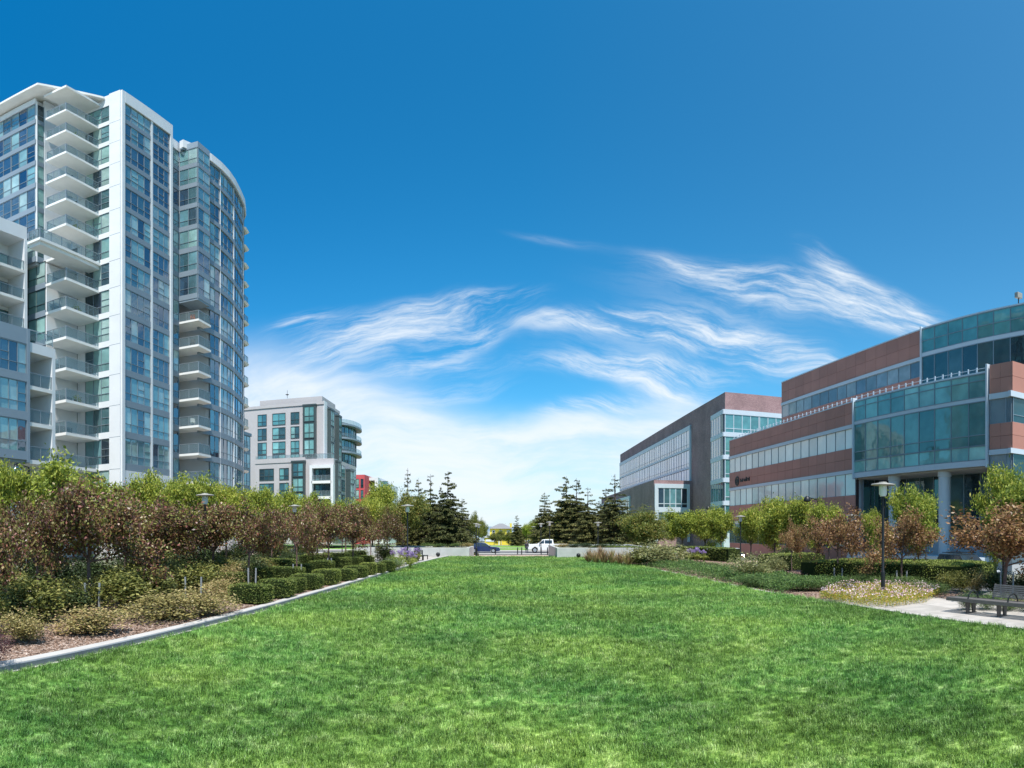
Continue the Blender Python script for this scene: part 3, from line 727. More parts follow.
def bush(key,var,x,y,w,h,label,group=None,name='shrub',z=None,cat='shrub',d=None):
    z=H(x,y) if z is None else z
    t=thing(name,label,cat,(x,y,z),random.uniform(0,6.28),group,(w,d or w,h))
    link('foliage',SH[key][var%len(SH[key])],t)
    return t
# left bed shrubs (px,py of base, width px, top py, kind, label)
Ls=[(20,648,62,612,'yellow','yellowish low shrub at the left edge, by the kerb'),
(92,642,90,608,'yellow','straw-yellow shrub sprawling on bark chips right below the first staked tree'),
(-8,672,46,622,'purple','dark purple shrub cut by the left edge of the photo'),
(168,628,92,595,'yellow','yellow-green shrub nearest the kerb between the staked trees'),
(205,620,66,588,'yellow','straw-coloured shrub in front of the empty pair of stakes'),
(35,628,86,582,'green','dark olive shrub behind the yellowish one at the left edge'),
(-20,640,70,590,'green','olive shrub cut by the left edge'),
(124,616,74,574,'green','tall olive shrub right of the first staked tree'),
(75,618,50,590,'dark','dark green shrub under the first staked tree'),
(150,606,70,572,'green','olive shrub left of the empty pair of stakes'),
(188,598,62,566,'green','olive-green shrub behind the empty pair of stakes'),
(226,601,48,580,'yellow','small yellow shrub just left of the first clipped hedge'),
(160,588,60,556,'dark','dark green shrub under the second row of plum trees'),
(195,582,50,548,'dark','dark green shrub under the plum crowns, left of the lamp'),
(236,590,38,566,'yellow','pale yellow shrub beside the clipped hedges, under plum branches'),
(218,584,36,560,'green','olive shrub right of the bin-shaped post base, under plum branches'),
(100,594,60,560,'dark','dark shrub behind the first staked tree, by the garden path'),
(40,600,70,562,'dark','dark shrub at the far side of the bed at the left edge'),
(-10,612,60,566,'dark','dark shrub far back in the bed, cut by the left edge'),
(262,577,30,560,'yellow','straw-yellow shrub deep among the clipped hedges')]
for i,(px,py,w,ty,k,lb) in enumerate(Ls):
    r=gr(py,.1); x,y=at(px,r); W=w/F*r*1.12; r2=r+W*.5; x,y=at(px,r2)
    h=max(.45,(ztop(ty,r2)-.1)*1.12)
    bush(k,i,x,y,W,h,lb,'shrubs in the left bed',z=.1)
ux=[]
for i in range(14):
    y=9+i*2.6; ux.append((-15.3+.5*math.sin(i*2.3),y,2.0+.4*math.sin(i*1.7),1.15+.3*math.sin(i*3.1),'green' if i%3 else 'dark'))
for i,(x,y,w,h,k) in enumerate(ux):
    bush(k,i,x,y,w,h,f'tall olive shrub along the left garden path, {ORD[i]} from the near end','shrubs along the left garden path',z=.1)
for i in range(11):
    y=11+i*2.3; x=-12.6+.5*math.sin(i*1.9)
    if y>27: x=-13.4
    bush('green' if i%2 else 'dark',i+1,x,y,1.9,.95+.25*math.sin(i*2.7),f'olive shrub between the two left plum rows, {ORD[i]} from the near end','shrubs between the left plum rows',z=.1)
for i in range(16):
    y=12+i*3.1; x=-20.6-.4*math.sin(i*2.1)
    bush(('green','dark','silver')[i%3],i,x,y,2.5,1.5+.35*math.sin(i*2.7),f'shrub at the foot of the left green trees, {ORD[i]} from the near end','shrubs beyond the left garden path',z=0)
# clipped hedge blocks
BX=[(box_mesh(i,2600,.042,M['boxwood']),core_box(1,1,1)) for i in range(4)]
BP=[(box_mesh(9+i,2600,.042,M['boxpale']),BX[0][1]) for i in range(2)]
def hedge_block(src,x,y,w,d,h,rz,label,group,z=.1):
    t=thing('clipped_hedge',label,'hedge',(x,y,z),rz,group,(w,d,h))
    link('foliage',src[0],t); link('twigs',src[1],t); return t
row1=[(257,606,38),(283,600,30),(299,594,18),(312,591,28),(331,586,24),(346,582,26),(360,579,20),(372,576,14),(381,574,14),(391,572,14)]
for i,(px,py,w) in enumerate(row1):
    r=gr(py,.1); W=min(w/F*r*1.12,1.5); x,y=at(px,r+.5*W); x-=.22
    src=BP[i%2] if i in (4,7) else BX[i%4]
    hedge_block(src,x,y,W,1.05,.66+.06*math.sin(i*2.1),math.radians(-2),f'clipped boxwood block, {ORD[i]} from the near end of the kerb row','clipped hedge blocks along the kerb')
row2=[(236,590,22),(256,585,30),(285,582,34),(299,576,22),(322,574,20),(338,570,22),(352,567,18),(365,565,16)]
for i,(px,py,w) in enumerate(row2):
    r=gr(py,.1); W=min(w/F*r*1.15,1.9); x,y=at(px,r+.6)
    hedge_block(BX[(i+1)%4],x,y,W,1.2,.72+.08*math.sin(i*1.7),math.radians(-2),f'clipped boxwood block, {ORD[i]} from the near end of the second row','clipped hedge blocks behind the kerb row')
row3=[(277,574,36),(300,569,26),(318,566,26),(336,564,24),(356,561,20)]
for i,(px,py,w) in enumerate(row3):
    r=gr(py,.1); W=min(w/F*r*1.1,2.6); x,y=at(px,r+.6)
    hedge_block(BX[(i+2)%4],x,y,W,1.3,.85,math.radians(-2),f'clipped boxwood block, {ORD[i]} from the near end of the third row','clipped hedge blocks under the plum trees')
# agapanthus with purple heads
def agapanthus(seed,n=16):
    r=random.Random(seed); mb=MB(); C=[];T=[];c2=[];d2=[]
    for i in range(n):
        a=r.uniform(0,6.28); d=r.uniform(0,.35); h=r.uniform(.65,.95); x,y=d*math.cos(a),d*math.sin(a)
        mb.tube((x*.5,y*.5,0),(x,y,h),.008,.006,4,cap=False)
        for k in range(40):
            u=Vector((r.gauss(0,1),r.gauss(0,1),r.gauss(0,1))).normalized()*.075; C.append((x+u.x,y+u.y,h+u.z*.8)); T.append(r.random())
    for k in range(260):
        a=r.uniform(0,6.28); t=r.random(); c2.append((math.cos(a)*.4*t,math.sin(a)*.4*t,.12+.32*math.sin(t*2.4))); d2.append((math.cos(a),math.sin(a),.8-1.5*t))
    return mb,leaf_mesh('flower_heads',np.array(C),.05,T,M['petal_purple'],.6),leaf_mesh('leaves',np.array(c2),.22,rng.random(len(c2)),M['boxpale'],.14,.3,np.array(d2))
AG=[]
for s in range(3):
    mb,fm,lm=agapanthus(s); sm=bpy.data.meshes.new('stems'); sm.from_pydata(mb.v,[],mb.f); sm.materials.append(M['boxpale'])
    bm=bmesh.new(); bm.from_mesh(sm); k0=len(bm.faces); bm.from_mesh(fm); k1=len(bm.faces); bm.from_mesh(lm); bm.faces.ensure_lookup_table()
    for i_,f_ in enumerate(bm.faces): f_.material_index=1 if k0<=i_<k1 else 0
    me_=bpy.data.meshes.new('agapanthus'); bm.to_mesh(me_); bm.free(); me_.materials.append(M['boxpale']); me_.materials.append(M['petal_purple']); AG.append(me_)
ag=[(393,560,'left'),(400,562,'l'),(406,559,'l'),(412,562,'l'),(417,558,'l'),(410,566,'l'),(404,555,'l'),(690,558,'r'),(697,558,'r'),(704,558,'r'),(710,557,'r')]
for i,(px,py,sd) in enumerate(ag):
    left=i<7
    r=gr(py+3,.05); x,y=at(px,r)
    lb=(f'purple-flowered agapanthus clump by the left lamp post, {ORD[i]} counted' if 0 else None)
    lab={0:'leftmost purple agapanthus clump, at the end of the clipped hedges',1:'purple agapanthus clump between the hedge end and the left lamp post',2:'purple agapanthus clump right at the foot of the left lamp post',3:'purple agapanthus clump just right of the left lamp post',4:'rightmost purple agapanthus clump, beside the litter bin',5:'front purple agapanthus clump hanging over the path edge',6:'back purple agapanthus clump behind the left lamp post',
         7:'leftmost purple agapanthus clump in the right bed, behind the dark groundcover',8:'second purple agapanthus clump from the left in the right bed',9:'third purple agapanthus clump from the left in the right bed',10:'rightmost purple agapanthus clump in the right bed'}[i]
    t=thing('agapanthus',lab,'flower',(x,y,.05 if left else 0),i*1.3,'agapanthus clumps in the left bed' if left else 'agapanthus clumps in the right bed',1.0+.25*(i%3)*.5)
    link('foliage',AG[i%3],t)
for i,(px,py,w,ty,lb) in enumerate([(396,571,20,553,'leafy green shrub at the far end of the clipped kerb hedges'),(384,562,26,545,'olive shrub under the last plum tree'),(414,563,14,552,'green shrub behind the litter bin')]):
    r=gr(py,.1); x,y=at(px,r+.4); bush('green' if i else 'silver',i,x,y,w/F*r*1.2,ztop(ty,r)-.1,lb,None,z=.1)

# --- right bed
# flax clumps: long blades
def flax(seed,n=110):
    r=np.random.default_rng(seed); a=r.uniform(0,2*PI,n); e=r.uniform(.65,1.5,n); L=r.uniform(.7,1.25,n)
    mbx=MB()
    for i in range(n):
        ca,sa=math.cos(a[i]),math.sin(a[i]); l=L[i]; w=.022; px,py=-sa*w,ca*w; p0=(ca*.05,sa*.05,0)
        p1=(ca*l*.5*math.cos(e[i]),sa*l*.5*math.cos(e[i]),l*.5*math.sin(e[i])); 
        p2=(ca*l*math.cos(e[i])*1.1,sa*l*math.cos(e[i])*1.1,l*math.sin(e[i])*.95)
        t=float(r.random())
        mbx.quad((p0[0]-px,p0[1]-py,0),(p0[0]+px,p0[1]+py,0),(p1[0]+px,p1[1]+py,p1[2]),(p1[0]-px,p1[1]-py,p1[2]),col=(t,t,t))
        mbx.poly([(p1[0]-px,p1[1]-py,p1[2]),(p1[0]+px,p1[1]+py,p1[2]),p2],col=(t,t,t))
    return mbx
fx=[]
for s in range(3):
    o=flax(s).build('blades',M['flax']); fx.append(o.data); bpy.data.objects.remove(o)
fl=['bronze flax clump at the left end of its row, against the planter wall','second bronze flax clump from the planter wall','third bronze flax clump from the planter wall','fourth bronze flax clump, in the middle of its row','fifth bronze flax clump from the planter wall','bronze flax clump next to the big pale shrub','bronze flax clump behind the first two']
for i,(px,py) in enumerate([(589,563),(596,563.5),(604,564),(612,564),(620,565),(628,566),(600,559)]):
    x,y=at(px,gr(py)+.4); t=thing('flax_plant',fl[i],'plant',(x,y,0),i*1.1,'bronze flax clumps by the right planter',(1.15,1.15,1.15)); link('blades',fx[i%3],t)
Rs=[(658,568,64,541,'pale','big pale yellow-flowered shrub at the lawn edge right of the bronze flax'),
(640,566,34,546,'green','dark green shrub half behind the big pale one'),
(612,556,40,543,'dark','dark shrub behind the bronze flax'),
(752,583,46,553,'pale','yellow-flecked shrub behind the dark groundcover'),
(778,577,26,553,'pale','silvery pale shrub right of the yellow-flecked one'),
(726,561,26,549,'dark','dark green shrub in front of the clipped hedge at the parked car'),
(949,590,28,571,'green','yellow-green shrub left of a pair at the far end of the concrete path'),
(963,589,26,570,'green','yellow-green shrub in the middle behind the concrete path'),
(977,589,26,568,'yellow','brightest yellow-green shrub behind the concrete path'),
(994,590,34,568,'dark','dark green shrub left of the tree behind the bench'),
(1020,596,40,570,'dark','dark green shrub right of the tree behind the bench'),
(712,572,18,562,'purple','small round purple shrub in the groundcover'),
(790,556,22,545,'dark','dark shrub before the office base'),
(968,612,26,590,'silver','grey-green rosemary at the left end of the bench back'),
(987,612,30,592,'silver','grey-green rosemary behind the bench seat'),
(1010,613,36,593,'silver','grey-green rosemary behind the right part of the bench'),
(1036,615,40,594,'silver','grey-green rosemary at the right edge behind the bench')]
for i,(px,py,w,ty,k,lb) in enumerate(Rs):
    r=gr(py); W=w/F*r*1.1; x,y=at(px,r+W*.4); r2=math.hypot(x,y)
    bush(k,i,x,y,W,max(.3,ztop(ty,r2)-H(x,y)),lb,'shrubs in the right bed',z=H(x,y))
# rosemary band behind the pink flowers and up to the bench path, individual bushes
rb=[(722,575,24,566),(735,578,26,568),(752,586,30,572),(768,587,30,573),(786,589,30,574),(803,590,28,575),(820,590,24,574),(838,588,26,572),(858,587,28,571),(876,587,24,571),(895,588,26,572),(912,589,26,573),(928,592,26,577),(938,594,20,580)]
for i,(px,py,w,ty) in enumerate(rb):
    r=gr(py+2); W=w/F*r*1.6; x,y=at(px,r+W*.3); r2=math.hypot(x,y)
    bush('silver',i,x,y,W,max(.55,ztop(ty,r2)*.85),f'low grey-green rosemary bush, {ORD[i]} from the left behind the flower bed','rosemary bushes in the right bed')
hb=[(742,577,18,568),(756,579,18,570),(770,578,18,569),(784,578,18,569),(798,579,18,570),(700,566,12,560)]
for i,(px,py,w,ty) in enumerate(hb):
    r=gr(py+1); W=w/F*r*1.5; x,y=at(px,r+W*.3); bush('heather',i,x,y,W,max(.4,ztop(ty,math.hypot(x,y))),f'purple-brown heather clump, {ORD[i]} from the left between hedge and rosemary' if i<5 else 'lone purple-brown heather clump near the agapanthus','heather clumps in the right bed')
# groundcover (juniper) along the lawn edge
Cc=[];Dd=[]
for i in range(52000):
    px=650+(842-650)*random.random(); y0=22+ (50-22)*random.random()
    Y=22+27*random.random()**1.2; t=random.random(); wid=3.6
    X=rx(Y)+.25+wid*t
    ed=min(1,6*t,6*(1-t)); hh=(.46+.22*mnoise.noise((X*1.3,Y*1.3,2)))*ed**.4
    Cc.append((X,Y,hh*random.uniform(.35,1.05)+.02))
o=link('juniper_groundcover',leaf_mesh('juniper_groundcover',np.array(Cc),.10,np.clip(rng.random(len(Cc))*.9,0,1),M['juniper'],.3,.5)); tag(o,'low spreading green juniper along the right lawn edge','ground cover',kind='stuff')
# pink flower bed round the lamp
poly=[gp(818,600),gp(858,607),gp(890,609),gp(925,604),gp(940,596),gp(925,590),gp(880,588),(gp(835,591))]
def inside(x,y,p):
    c=False
    for i in range(len(p)):
        x1,y1=p[i];x2,y2=p[i-1]
        if (y1>y)!=(y2>y) and x<(x2-x1)*(y-y1)/(y2-y1)+x1: c=not c
    return c
xs=[p[0] for p in poly]; ys=[p[1] for p in poly]
A=[];Bp=[];
while len(A)<28000:
    x=random.uniform(min(xs),max(xs)); y=random.uniform(min(ys),max(ys))
    if inside(x,y,poly): A.append((x,y,(.30+.12*mnoise.noise((x*2,y*2,5)))*random.random()**.6+.02))
while len(Bp)<1500:
    x=random.uniform(min(xs),max(xs)); y=random.uniform(min(ys),max(ys))
    if inside(x,y,poly) and mnoise.noise((x*1.2,y*1.2,9))+random.random()*.9>.25: Bp.append((x,y,.34+.12*mnoise.noise((x*2,y*2,5))+random.uniform(-.05,.1)))
print('flowers at',poly[0],poly[3])
o=link('bedding_foliage',leaf_mesh('bedding_foliage',np.array(A),.06,rng.random(len(A)),M['bedleaf'],.4,.2)); tag(o,'yellowish foliage of the pink flower bed round the lamp post','foliage',kind='stuff')
o=link('pink_flowers',leaf_mesh('pink_flowers',np.array(Bp),.062,rng.random(len(Bp)),M['petal_pink'],.9,.8)); tag(o,'pale pink flowers massed round the foot of the lamp post','flowers',kind='stuff')
# yellow flowers on the pale shrubs
# long clipped hedges, right
def long_hedge(a,b,w,h,label,z,m=None,n=9000,size=.06):
    L=math.hypot(b[0]-a[0],b[1]-a[1]); rz=math.atan2(b[1]-a[1],b[0]-a[0])
    t=thing('clipped_hedge',label,'hedge',((a[0]+b[0])/2,(a[1]+b[1])/2,z),rz)
    link('foliage',box_mesh(int(L*10),n,size,m or M['boxwood'],L,w,h),t)
    mb=MB(); mb.box(-L/2+.1,-w/2+.1,0,L/2-.1,w/2-.1,h-.1); mb.build('twigs',core_mat,t)
    return t
long_hedge(at(824,33.6),at(985,29.6),5.0,1.0,'long clipped hedge with pale top, behind the rosemary right of the centre',0,M['boxpale'],24000,.065)
long_hedge(at(778,41),at(806,39),4,1.05,'short clipped hedge with pale top left of the long one',0,M['boxpale'],5000,.06)
long_hedge(at(683,55),at(735,48.5),1.4,1.15,'clipped hedge before the parked car with the trees above',0,M['boxwood'],7000,.07)
long_hedge(at(590,61),at(640,58),1.3,1.0,'low hedge behind the bronze flax by the lamp',0,M['boxwood'],4000,.08)
# planting in the raised planters
for i,(px,r,w,h) in enumerate([(428,60.5,1.6,.45),(440,60.2,1.8,.4),(455,60.5,1.6,.4),(467,60,1.4,.45)]):
    x,y=at(px,r); bush('yellow' if i==3 else 'silver',i,x,y,w,h,f'low bush on top of the left planter wall, {ORD[i]} from the left','bushes in the left planter',z=.9)
for i,(px,r,w,h) in enumerate([(562,58,1.6,.45),(574,57.5,1.6,.4),(586,58,1.8,.45),(600,57.5,1.8,.4)]):
    x,y=at(px,r); bush('yellow' if i==0 else 'dark',i,x,y,w,h,f'low bush on top of the right planter wall, {ORD[i]} from the left','bushes in the right planter',z=.9)
# ------------------------------------------------------------------ facade kit
CURT=[(.17,.32,.32),(.24,.40,.38),(.12,.25,.28),(.32,.45,.43)]
DARK=[(.015,.025,.045),(.03,.055,.085),(.04,.08,.11),(.06,.13,.15)]
def tone(r,p=.5): return r.choice(CURT) if r.random()<p else r.choice(DARK)
wr=random.Random(21)
class WinStuff:
    "collects the windows past the first hundred of a building"
    def __init__(s): s.g=MB(); s.f=MB(); s.n=0; s.limit=100
def window(par,fr,s0,s1,z0,z1,n,gm,fm,ws,pc=.5,tr=.32,d=0,fw=.05,sash=True,tonefn=None,fine=False):
    """one window unit: n panes with a transom; glass plane at depth d, frame bars proud of it"""
    big=ws.n<ws.limit; ws.n+=1
    g=MB() if big else ws.g; f=MB() if big else ws.f
    w=(s1-s0)/n; base=tonefn() if tonefn else None
    room=wr.random()<pc
    for i in range(n):
        a=s0+i*w;b=a+w
        c=base or (wr.choice(CURT) if (room if wr.random()<.75 else not room) else wr.choice(DARK))
        zt=z0+(z1-z0)*tr
        k=.82+.36*wr.random(); c1=tuple(x*k for x in c)
        g.fbox(fr,a,b,d-.05,d,zt,z1,0,c1); 
        if tr>0: g.fbox(fr,a,b,d-.05,d+.001,z0,zt-.001,0,tuple(x*.8 for x in c1))
    for i in range(n+1):
        a=s0+i*w; f.fbox(fr,a-fw/2,a+fw/2,d-.03,d+.05,z0,z1)
    f.fbox(fr,s0-fw/2,s1+fw/2,d-.028,d+.055,z0-fw/2,z0+fw/2); f.fbox(fr,s0-fw/2,s1+fw/2,d-.028,d+.055,z1-fw/2,z1+fw/2)
    if tr>0: f.fbox(fr,s0,s1,d-.028,d+.046,z0+(z1-z0)*tr-fw/2,z0+(z1-z0)*tr+fw/2)
    if sash and n>2:
        j=wr.randrange(n); a=s0+j*w; zz=z0+(z1-z0)*(tr+.28); f.fbox(fr,a,a+w,d-.028,d+.044,zz-fw/2,zz+fw/2)
    if big:
        o=g.build('window',gm,par); f.build('window_frame',fm,o); return o
def flush(ws,par,gm,fm):
    if ws.g.v:
        a=MB(); a.v=ws.g.v+ws.f.v; k=len(ws.g.v); a.f=ws.g.f+[tuple(i+k for i in f) for f in ws.f.f]; a.m=[0]*len(ws.g.f)+[1]*len(ws.f.f); a.c=ws.g.c+[(1,1,1)]*len(ws.f.c)
        o=a.build('window',[gm,fm],par); o['kind']='stuff'
def railing(par,fr,s0,s1,d,z,h=1.05,sides=(0,0),n=None,m=None):
    "glass balustrade on a slab: front run at depth d, optional side returns to depth sides[i]"
    rb=MB(); gb=MB(); n=n or max(2,int((s1-s0)/1.1))
    def run(fa,fb_,k):
        for i in range(k+1):
            t=i/k; s=fa[0]+(fb_[0]-fa[0])*t; dd=fa[1]+(fb_[1]-fa[1])*t
            rb.fbox(fr,s-.025,s+.025,dd-.025,dd+.025,z,z+h)
        s_a,s_b=sorted((fa[0],fb_[0])); d_a,d_b=sorted((fa[1],fb_[1]))
        rb.fbox(fr,s_a-.03,s_b+.03,d_a-.03,d_b+.03,z+h,z+h+.05)
        gb.fbox(fr,s_a+.03,s_b+.001+(.0 if s_b>s_a else .012),d_a-.006,d_b+.006,z+.08,z+h-.03)
    run((s0,d),(s1,d),n)
    if sides[0] is not None and sides[0]!=d: run((s0,sides[0]),(s0,d-.06),max(2,int(abs(d-sides[0])/1.2)))
    if sides[1] is not None and sides[1]!=d: run((s1,sides[1]),(s1,d-.06),max(2,int(abs(d-sides[1])/1.2)))
    o=rb.build('railing',m or M['rail'],par); gb.build('railing_glass',M['railglass'],par)
    return o
FH=2.96

# ================================================================== apartment tower
T=thing('apartment_tower','tall white apartment tower with curved glass side and stacked balconies','building',(0,0,0))
ws=WinStuff()
body=MB()
XA=-32.8
# core masses (inside the glass plane)
body.box(-60,43.12,0,XA-.12,51.3,50.6)                # front mass
body.box(-60,38.42,28.5,-39.0,43.2,50.2)              # left wing, upper
body.box(-60,38.9,0,-38.2,43.2,28.5)                  # left wing, lower
curve=[(-32.8,51.4),(-32.78,53.3),(-32.1,55.6),(-31.75,57.6),(-31.7,59.8),(-31.85,62),(-32.2,64.2),(-32.75,66.6),(-33.5,69.5),(-34.6,72.2),(-36.4,74.8),(-39,76.6),(-43,77.4),(-60,77.4)]
# inset curve for the core
def offset_poly(p,d):
    out=[]
    for i,(x,y) in enumerate(p):
        a=p[max(0,i-1)]; b=p[min(len(p)-1,i+1)]; ux,uy=b[0]-a[0],b[1]-a[1]; L=math.hypot(ux,uy)
        out.append((x+uy/L*d,y-ux/L*d))
    return out
inn=offset_poly(curve,-.15)
core=[(-60,51.3),(-34.9,51.3),(-34.9,56.2)]+inn[3:]
body.prism(core[::1],0,49.0)
body.build('wall',M['recess'],T)
# --- side face A-B
frAB,LAB=frame((XA,43.0),(XA,51.45),1)
st=MB(); sp=MB()
st.fbox(frAB,-.02,.42,-.2,.16,0,51.3); st.fbox(frAB,4.66,4.98,-.2,.10,8.0,49.6); st.fbox(frAB,LAB-.42,LAB,-1.2,.16,0,51.3)
st.fbox(frAB,.42,LAB-.42,-.2,.17,49.55,51.3)
st.fbox(frAB,.42,LAB-.42,-.2,.12,0,8.05)
for k in range(14):
    zt=49.5-FH*k; zb=zt-2.33
    sp.fbox(frAB,.42,4.66,-.15,.07,zb-.6,zb); sp.fbox(frAB,4.98,LAB-.42,-.15,.07,zb-.6,zb)
    window(T,frAB,.45,4.63,zb,zt,4,M['g_blue'],M['frame'],ws,.5 if k<9 else .75)
    window(T,frAB,5.01,LAB-.45,zb,zt,3,M['g_blue'],M['frame'],ws,.45)
split_build(sp,'spandrel_panel',M['spandrel'],T); sp=MB()
# --- front face behind the balconies
frF,LF=frame((-38.9,43.0),(XA,43.0),1)     # s=0 at x=-38.9
st.fbox(frF,4.85,LF-.005,-.2,.14,0,51.28)
st.fbox(frF,0,4.85,-.2,.02,49.6,51.25)
for k in range(15):
    zt=49.5-FH*k; zb=zt-2.33
    st.fbox(frF,0,4.85,-.15,.09,zb-.6,zb-.02)
    window(T,frF,1.9,4.8,zb,zt,3,M['g_teal'],M['frame'],ws,.55)
    st.fbox(frF,.9,1.85,-.15,.03,zb,zt+.3)
    window(T,frF,.05,.88,zb,zt,1,M['g_teal'],M['dframe'],ws,.1)
# thin joints across the corner pier
for k in range(15):
    z=46.6-FH*k
    jt=MB(); jt.fbox(frF,4.86,LF+.0,.135,.146,z,z+.035); jt.build('panel_joint',M['spandrel'],T)
# --- left wing, front face y=38.3
frW,LW=frame((-60,38.3),(-38.9,38.3),1)
frS,LS=frame((-38.9,38.3),(-38.9,43.0),1)
frW2,LW2=frame((-60,38.8),(-38.1,38.8),1)
st.fbox(frS,1.0,LS,-.1,.1,28.5,50.6); st.fbox(frS,0,.12,-.1,.08,28.8,49.9)
st.fbox(frame((-38.1,38.8),(-38.1,43.0))[0],.0,4.2,-.1,.06,0,28.5)
st.fbox(frW,0,LW,-.1,.12,49.62,50.4)
for k in range(7):
    zt=49.5-FH*k; zb=zt-2.33
    sp.fbox(frW,0,LW,-.1,.10,zb-.6,zb)
    sp.fbox(frS,.12,1.0,-.1,.06,zb-.6,zb)
    for j in range(4):
        s1=LW-.1-j*3.3
        window(T,frW,s1-3.2,s1,zb,zt,3,M['g_blue'],M['frame'],ws,.6)
    window(T,frS,.15,.97,zb,zt,1,M['g_teal'],M['frame'],ws,.6)
split_build(sp,'spandrel_panel',M['spandrel'],T); sp=MB()
for k in range(7,15):
    zt=49.5-FH*k; zb=zt-2.33
    sp.fbox(frW2,0,LW2,-.1,.10,zb-.6,zb)
    if k>10:
        window(T,frW2,LW2-2.2,LW2-.1,zb,zt,2,M['g_teal'],M['dframe'],ws,.3)
        continue
    for j in range(3):
        s1=LW2-.1-j*2.3
        window(T,frW2,s1-2.2,s1,zb,zt,2,M['g_teal'],M['dframe'],ws,.4)
# --- canopies
rf=MB()
rf.prism([(-60,36.9),(-37.3,36.9),(-34.6,42.7),(-34.6,44.5),(-60,44.5)],50.75,51.05)
rf.box(-60,43.6,50.9,XA-.3,51,51.28)
rf.box(-37.9,38.3,49.98,-35.2,43.1,50.28)
rf.build('roof_canopy',M['slab'],T)
# --- main balconies
for k in range(15):
    z=46.72-FH*k
    y0=38.4; x0,x1=-37.8,-35.3
    b=MB()
    if k==6: y0=35.0; x0=-36.6; x1=-35.1
    b.box(x0,y0,z-.26,x1,42.98,z)
    if k==6: b.box(-38.6,38.9,z-.262,x0-.002,42.97,z-.001)
    if k==6: b.box(x0+.0,y0+.22,z-.62,x1-.2,42.98,z-.262)
    o=b.build('balcony',M['slab'],T)
    frb,_=frame((x0,y0),(x1,y0),1)
    railing(o,frb,.12 if k!=6 else .1,x1-x0-.08,-.08,z,1.0,sides=(-3.4 if k!=6 else -3.3,-(42.9-y0)),n=3)
    if k in (1,5,8,11):     # things people keep out there
        for q in range(3):
            px_,py_=x1-.35-.2*q,y0+1.6+q*.5
            p=thing('potted_plant','%s potted plant on the tower balcony %s down from the roof'%(['outermost','middle','innermost'][q],ORD[k]),'potted plant',(px_,py_,z),0)
            m_=MB(); m_.lathe([(.10,0),(.14,.26)],n=10); m_.build('pot',M['black'],p)
            link('foliage',leaf_mesh('foliage',rng.normal(size=(90,3))*[.14,.14,.13]+[0,0,.42],.12,rng.random(90),M['leaf_green'],.5),p)
# --- recess and bay beyond B
split_build(sp,'spandrel_panel',M['spandrel'],T); sp=MB()
frR,LR=frame((XA-.55,51.5),(XA-.55,56.0),1)
for k in range(15):
    zt=48.6-FH*k; zb=zt-2.33
    sp.fbox(frR,.0,2.2,-.1,.06,zb-.6,zb)
    window(T,frR,.05,2.2,zb,zt,2,M['g_teal'],M['frame'],ws,.7,sash=False)
st.fbox(frR,-.05,2.3,-.2,.1,48.7,50.1)
bx0,bx1,by0,by1=-33.3,-31.05,53.75,56.3
frBf,LBf=frame((bx0,by0),(bx1,by0),1); frBs,LBs=frame((bx1,by0),(bx1,by1),1)
split_build(sp,'spandrel_panel',M['spandrel'],T); sp=MB()
bb=MB(); zb_end=48.6-FH*6-2.33-.6
bb.box(bx0+.1,by0+.12,zb_end,bx1-.12,by1-.05,49.3); bb.box(bx0,by0-.02,48.7,bx1+.02,by1,49.6)
bb.box(bx0,by0-.01,zb_end-.22,bx1+.01,by1,zb_end+.01)
for k in range(7):
    zt=48.6-FH*k; zb=zt-2.33
    sp.fbox(frBf,0,LBf,-.1,.06,zb-.6,zb); sp.fbox(frBs,.06,LBs,-.1,.06,zb-.6,zb)
    window(T,frBf,.08,LBf-.05,zb,zt,2,M['g_teal'],M['frame'],ws,.7,sash=False)
    window(T,frBs,.06,LBs-.08,zb,zt,2,M['g_teal'],M['frame'],ws,.7,sash=False)
bb.build('glazed_bay',M['bluepanel'],T)
for k in range(7,15):
    z=48.6-FH*k-2.45; b=MB(); b.box(-34.8,by0,z-.24,bx1+.12,by1+.1,z); o=b.build('balcony',M['slab'],T)
    railing(o,frBf,0,LBf+.05,-.08,z,1.0,sides=(None,-2.4),n=2)
    window(T,frame((-34.6,56.15),(-34.6,51.6),-1)[0],.3,4.0,z+.05,z+2.35,3,M['g_teal'],M['dframe'],ws,.2,sash=False)
for k,nm in ((7,'orange folding chair on the highest open balcony of the tower bay'),(8,'dark wicker chair on the second open balcony of the tower bay'),(11,'pale chair on a lower open balcony of the tower bay')):
    z=48.6-FH*k-2.45; c_=thing('balcony_chair',nm,'chair',(-32.0,54.35,z),.5)
    cm_=mat('chair_'+('orange' if k==7 else 'dark' if k==8 else 'pale'),(.55,.12,.03) if k==7 else (.05,.045,.04) if k==8 else (.5,.48,.45),.6)
    q=MB(); q.box(-.25,-.25,.40,.25,.25,.45); q.build('seat',cm_,c_); q=MB(); q.box(-.25,.22,.46,.25,.27,.95); q.build('backrest',cm_,c_)
    for sx_ in (-1,1):
        for sy_ in (-1,1): q=MB(); q.tube((sx_*.22,sy_*.22,0),(sx_*.22,sy_*.22,.4),.02); q.build('leg',cm_,c_)
# --- curved glass side
seg=curve[3:13]
spc=MB()
def band(mb,p,d0,d1,z0,z1,m=0):
    a=offset_poly(p,d0); b=offset_poly(p,d1)
    for i in range(len(p)-1):
        mb.hexa([a[i],a[i+1],b[i+1],b[i]][::-1] and [(*b[i],z0),(*b[i+1],z0),(*a[i+1],z0),(*a[i],z0),(*b[i],z1),(*b[i+1],z1),(*a[i+1],z1),(*a[i],z1)],m)
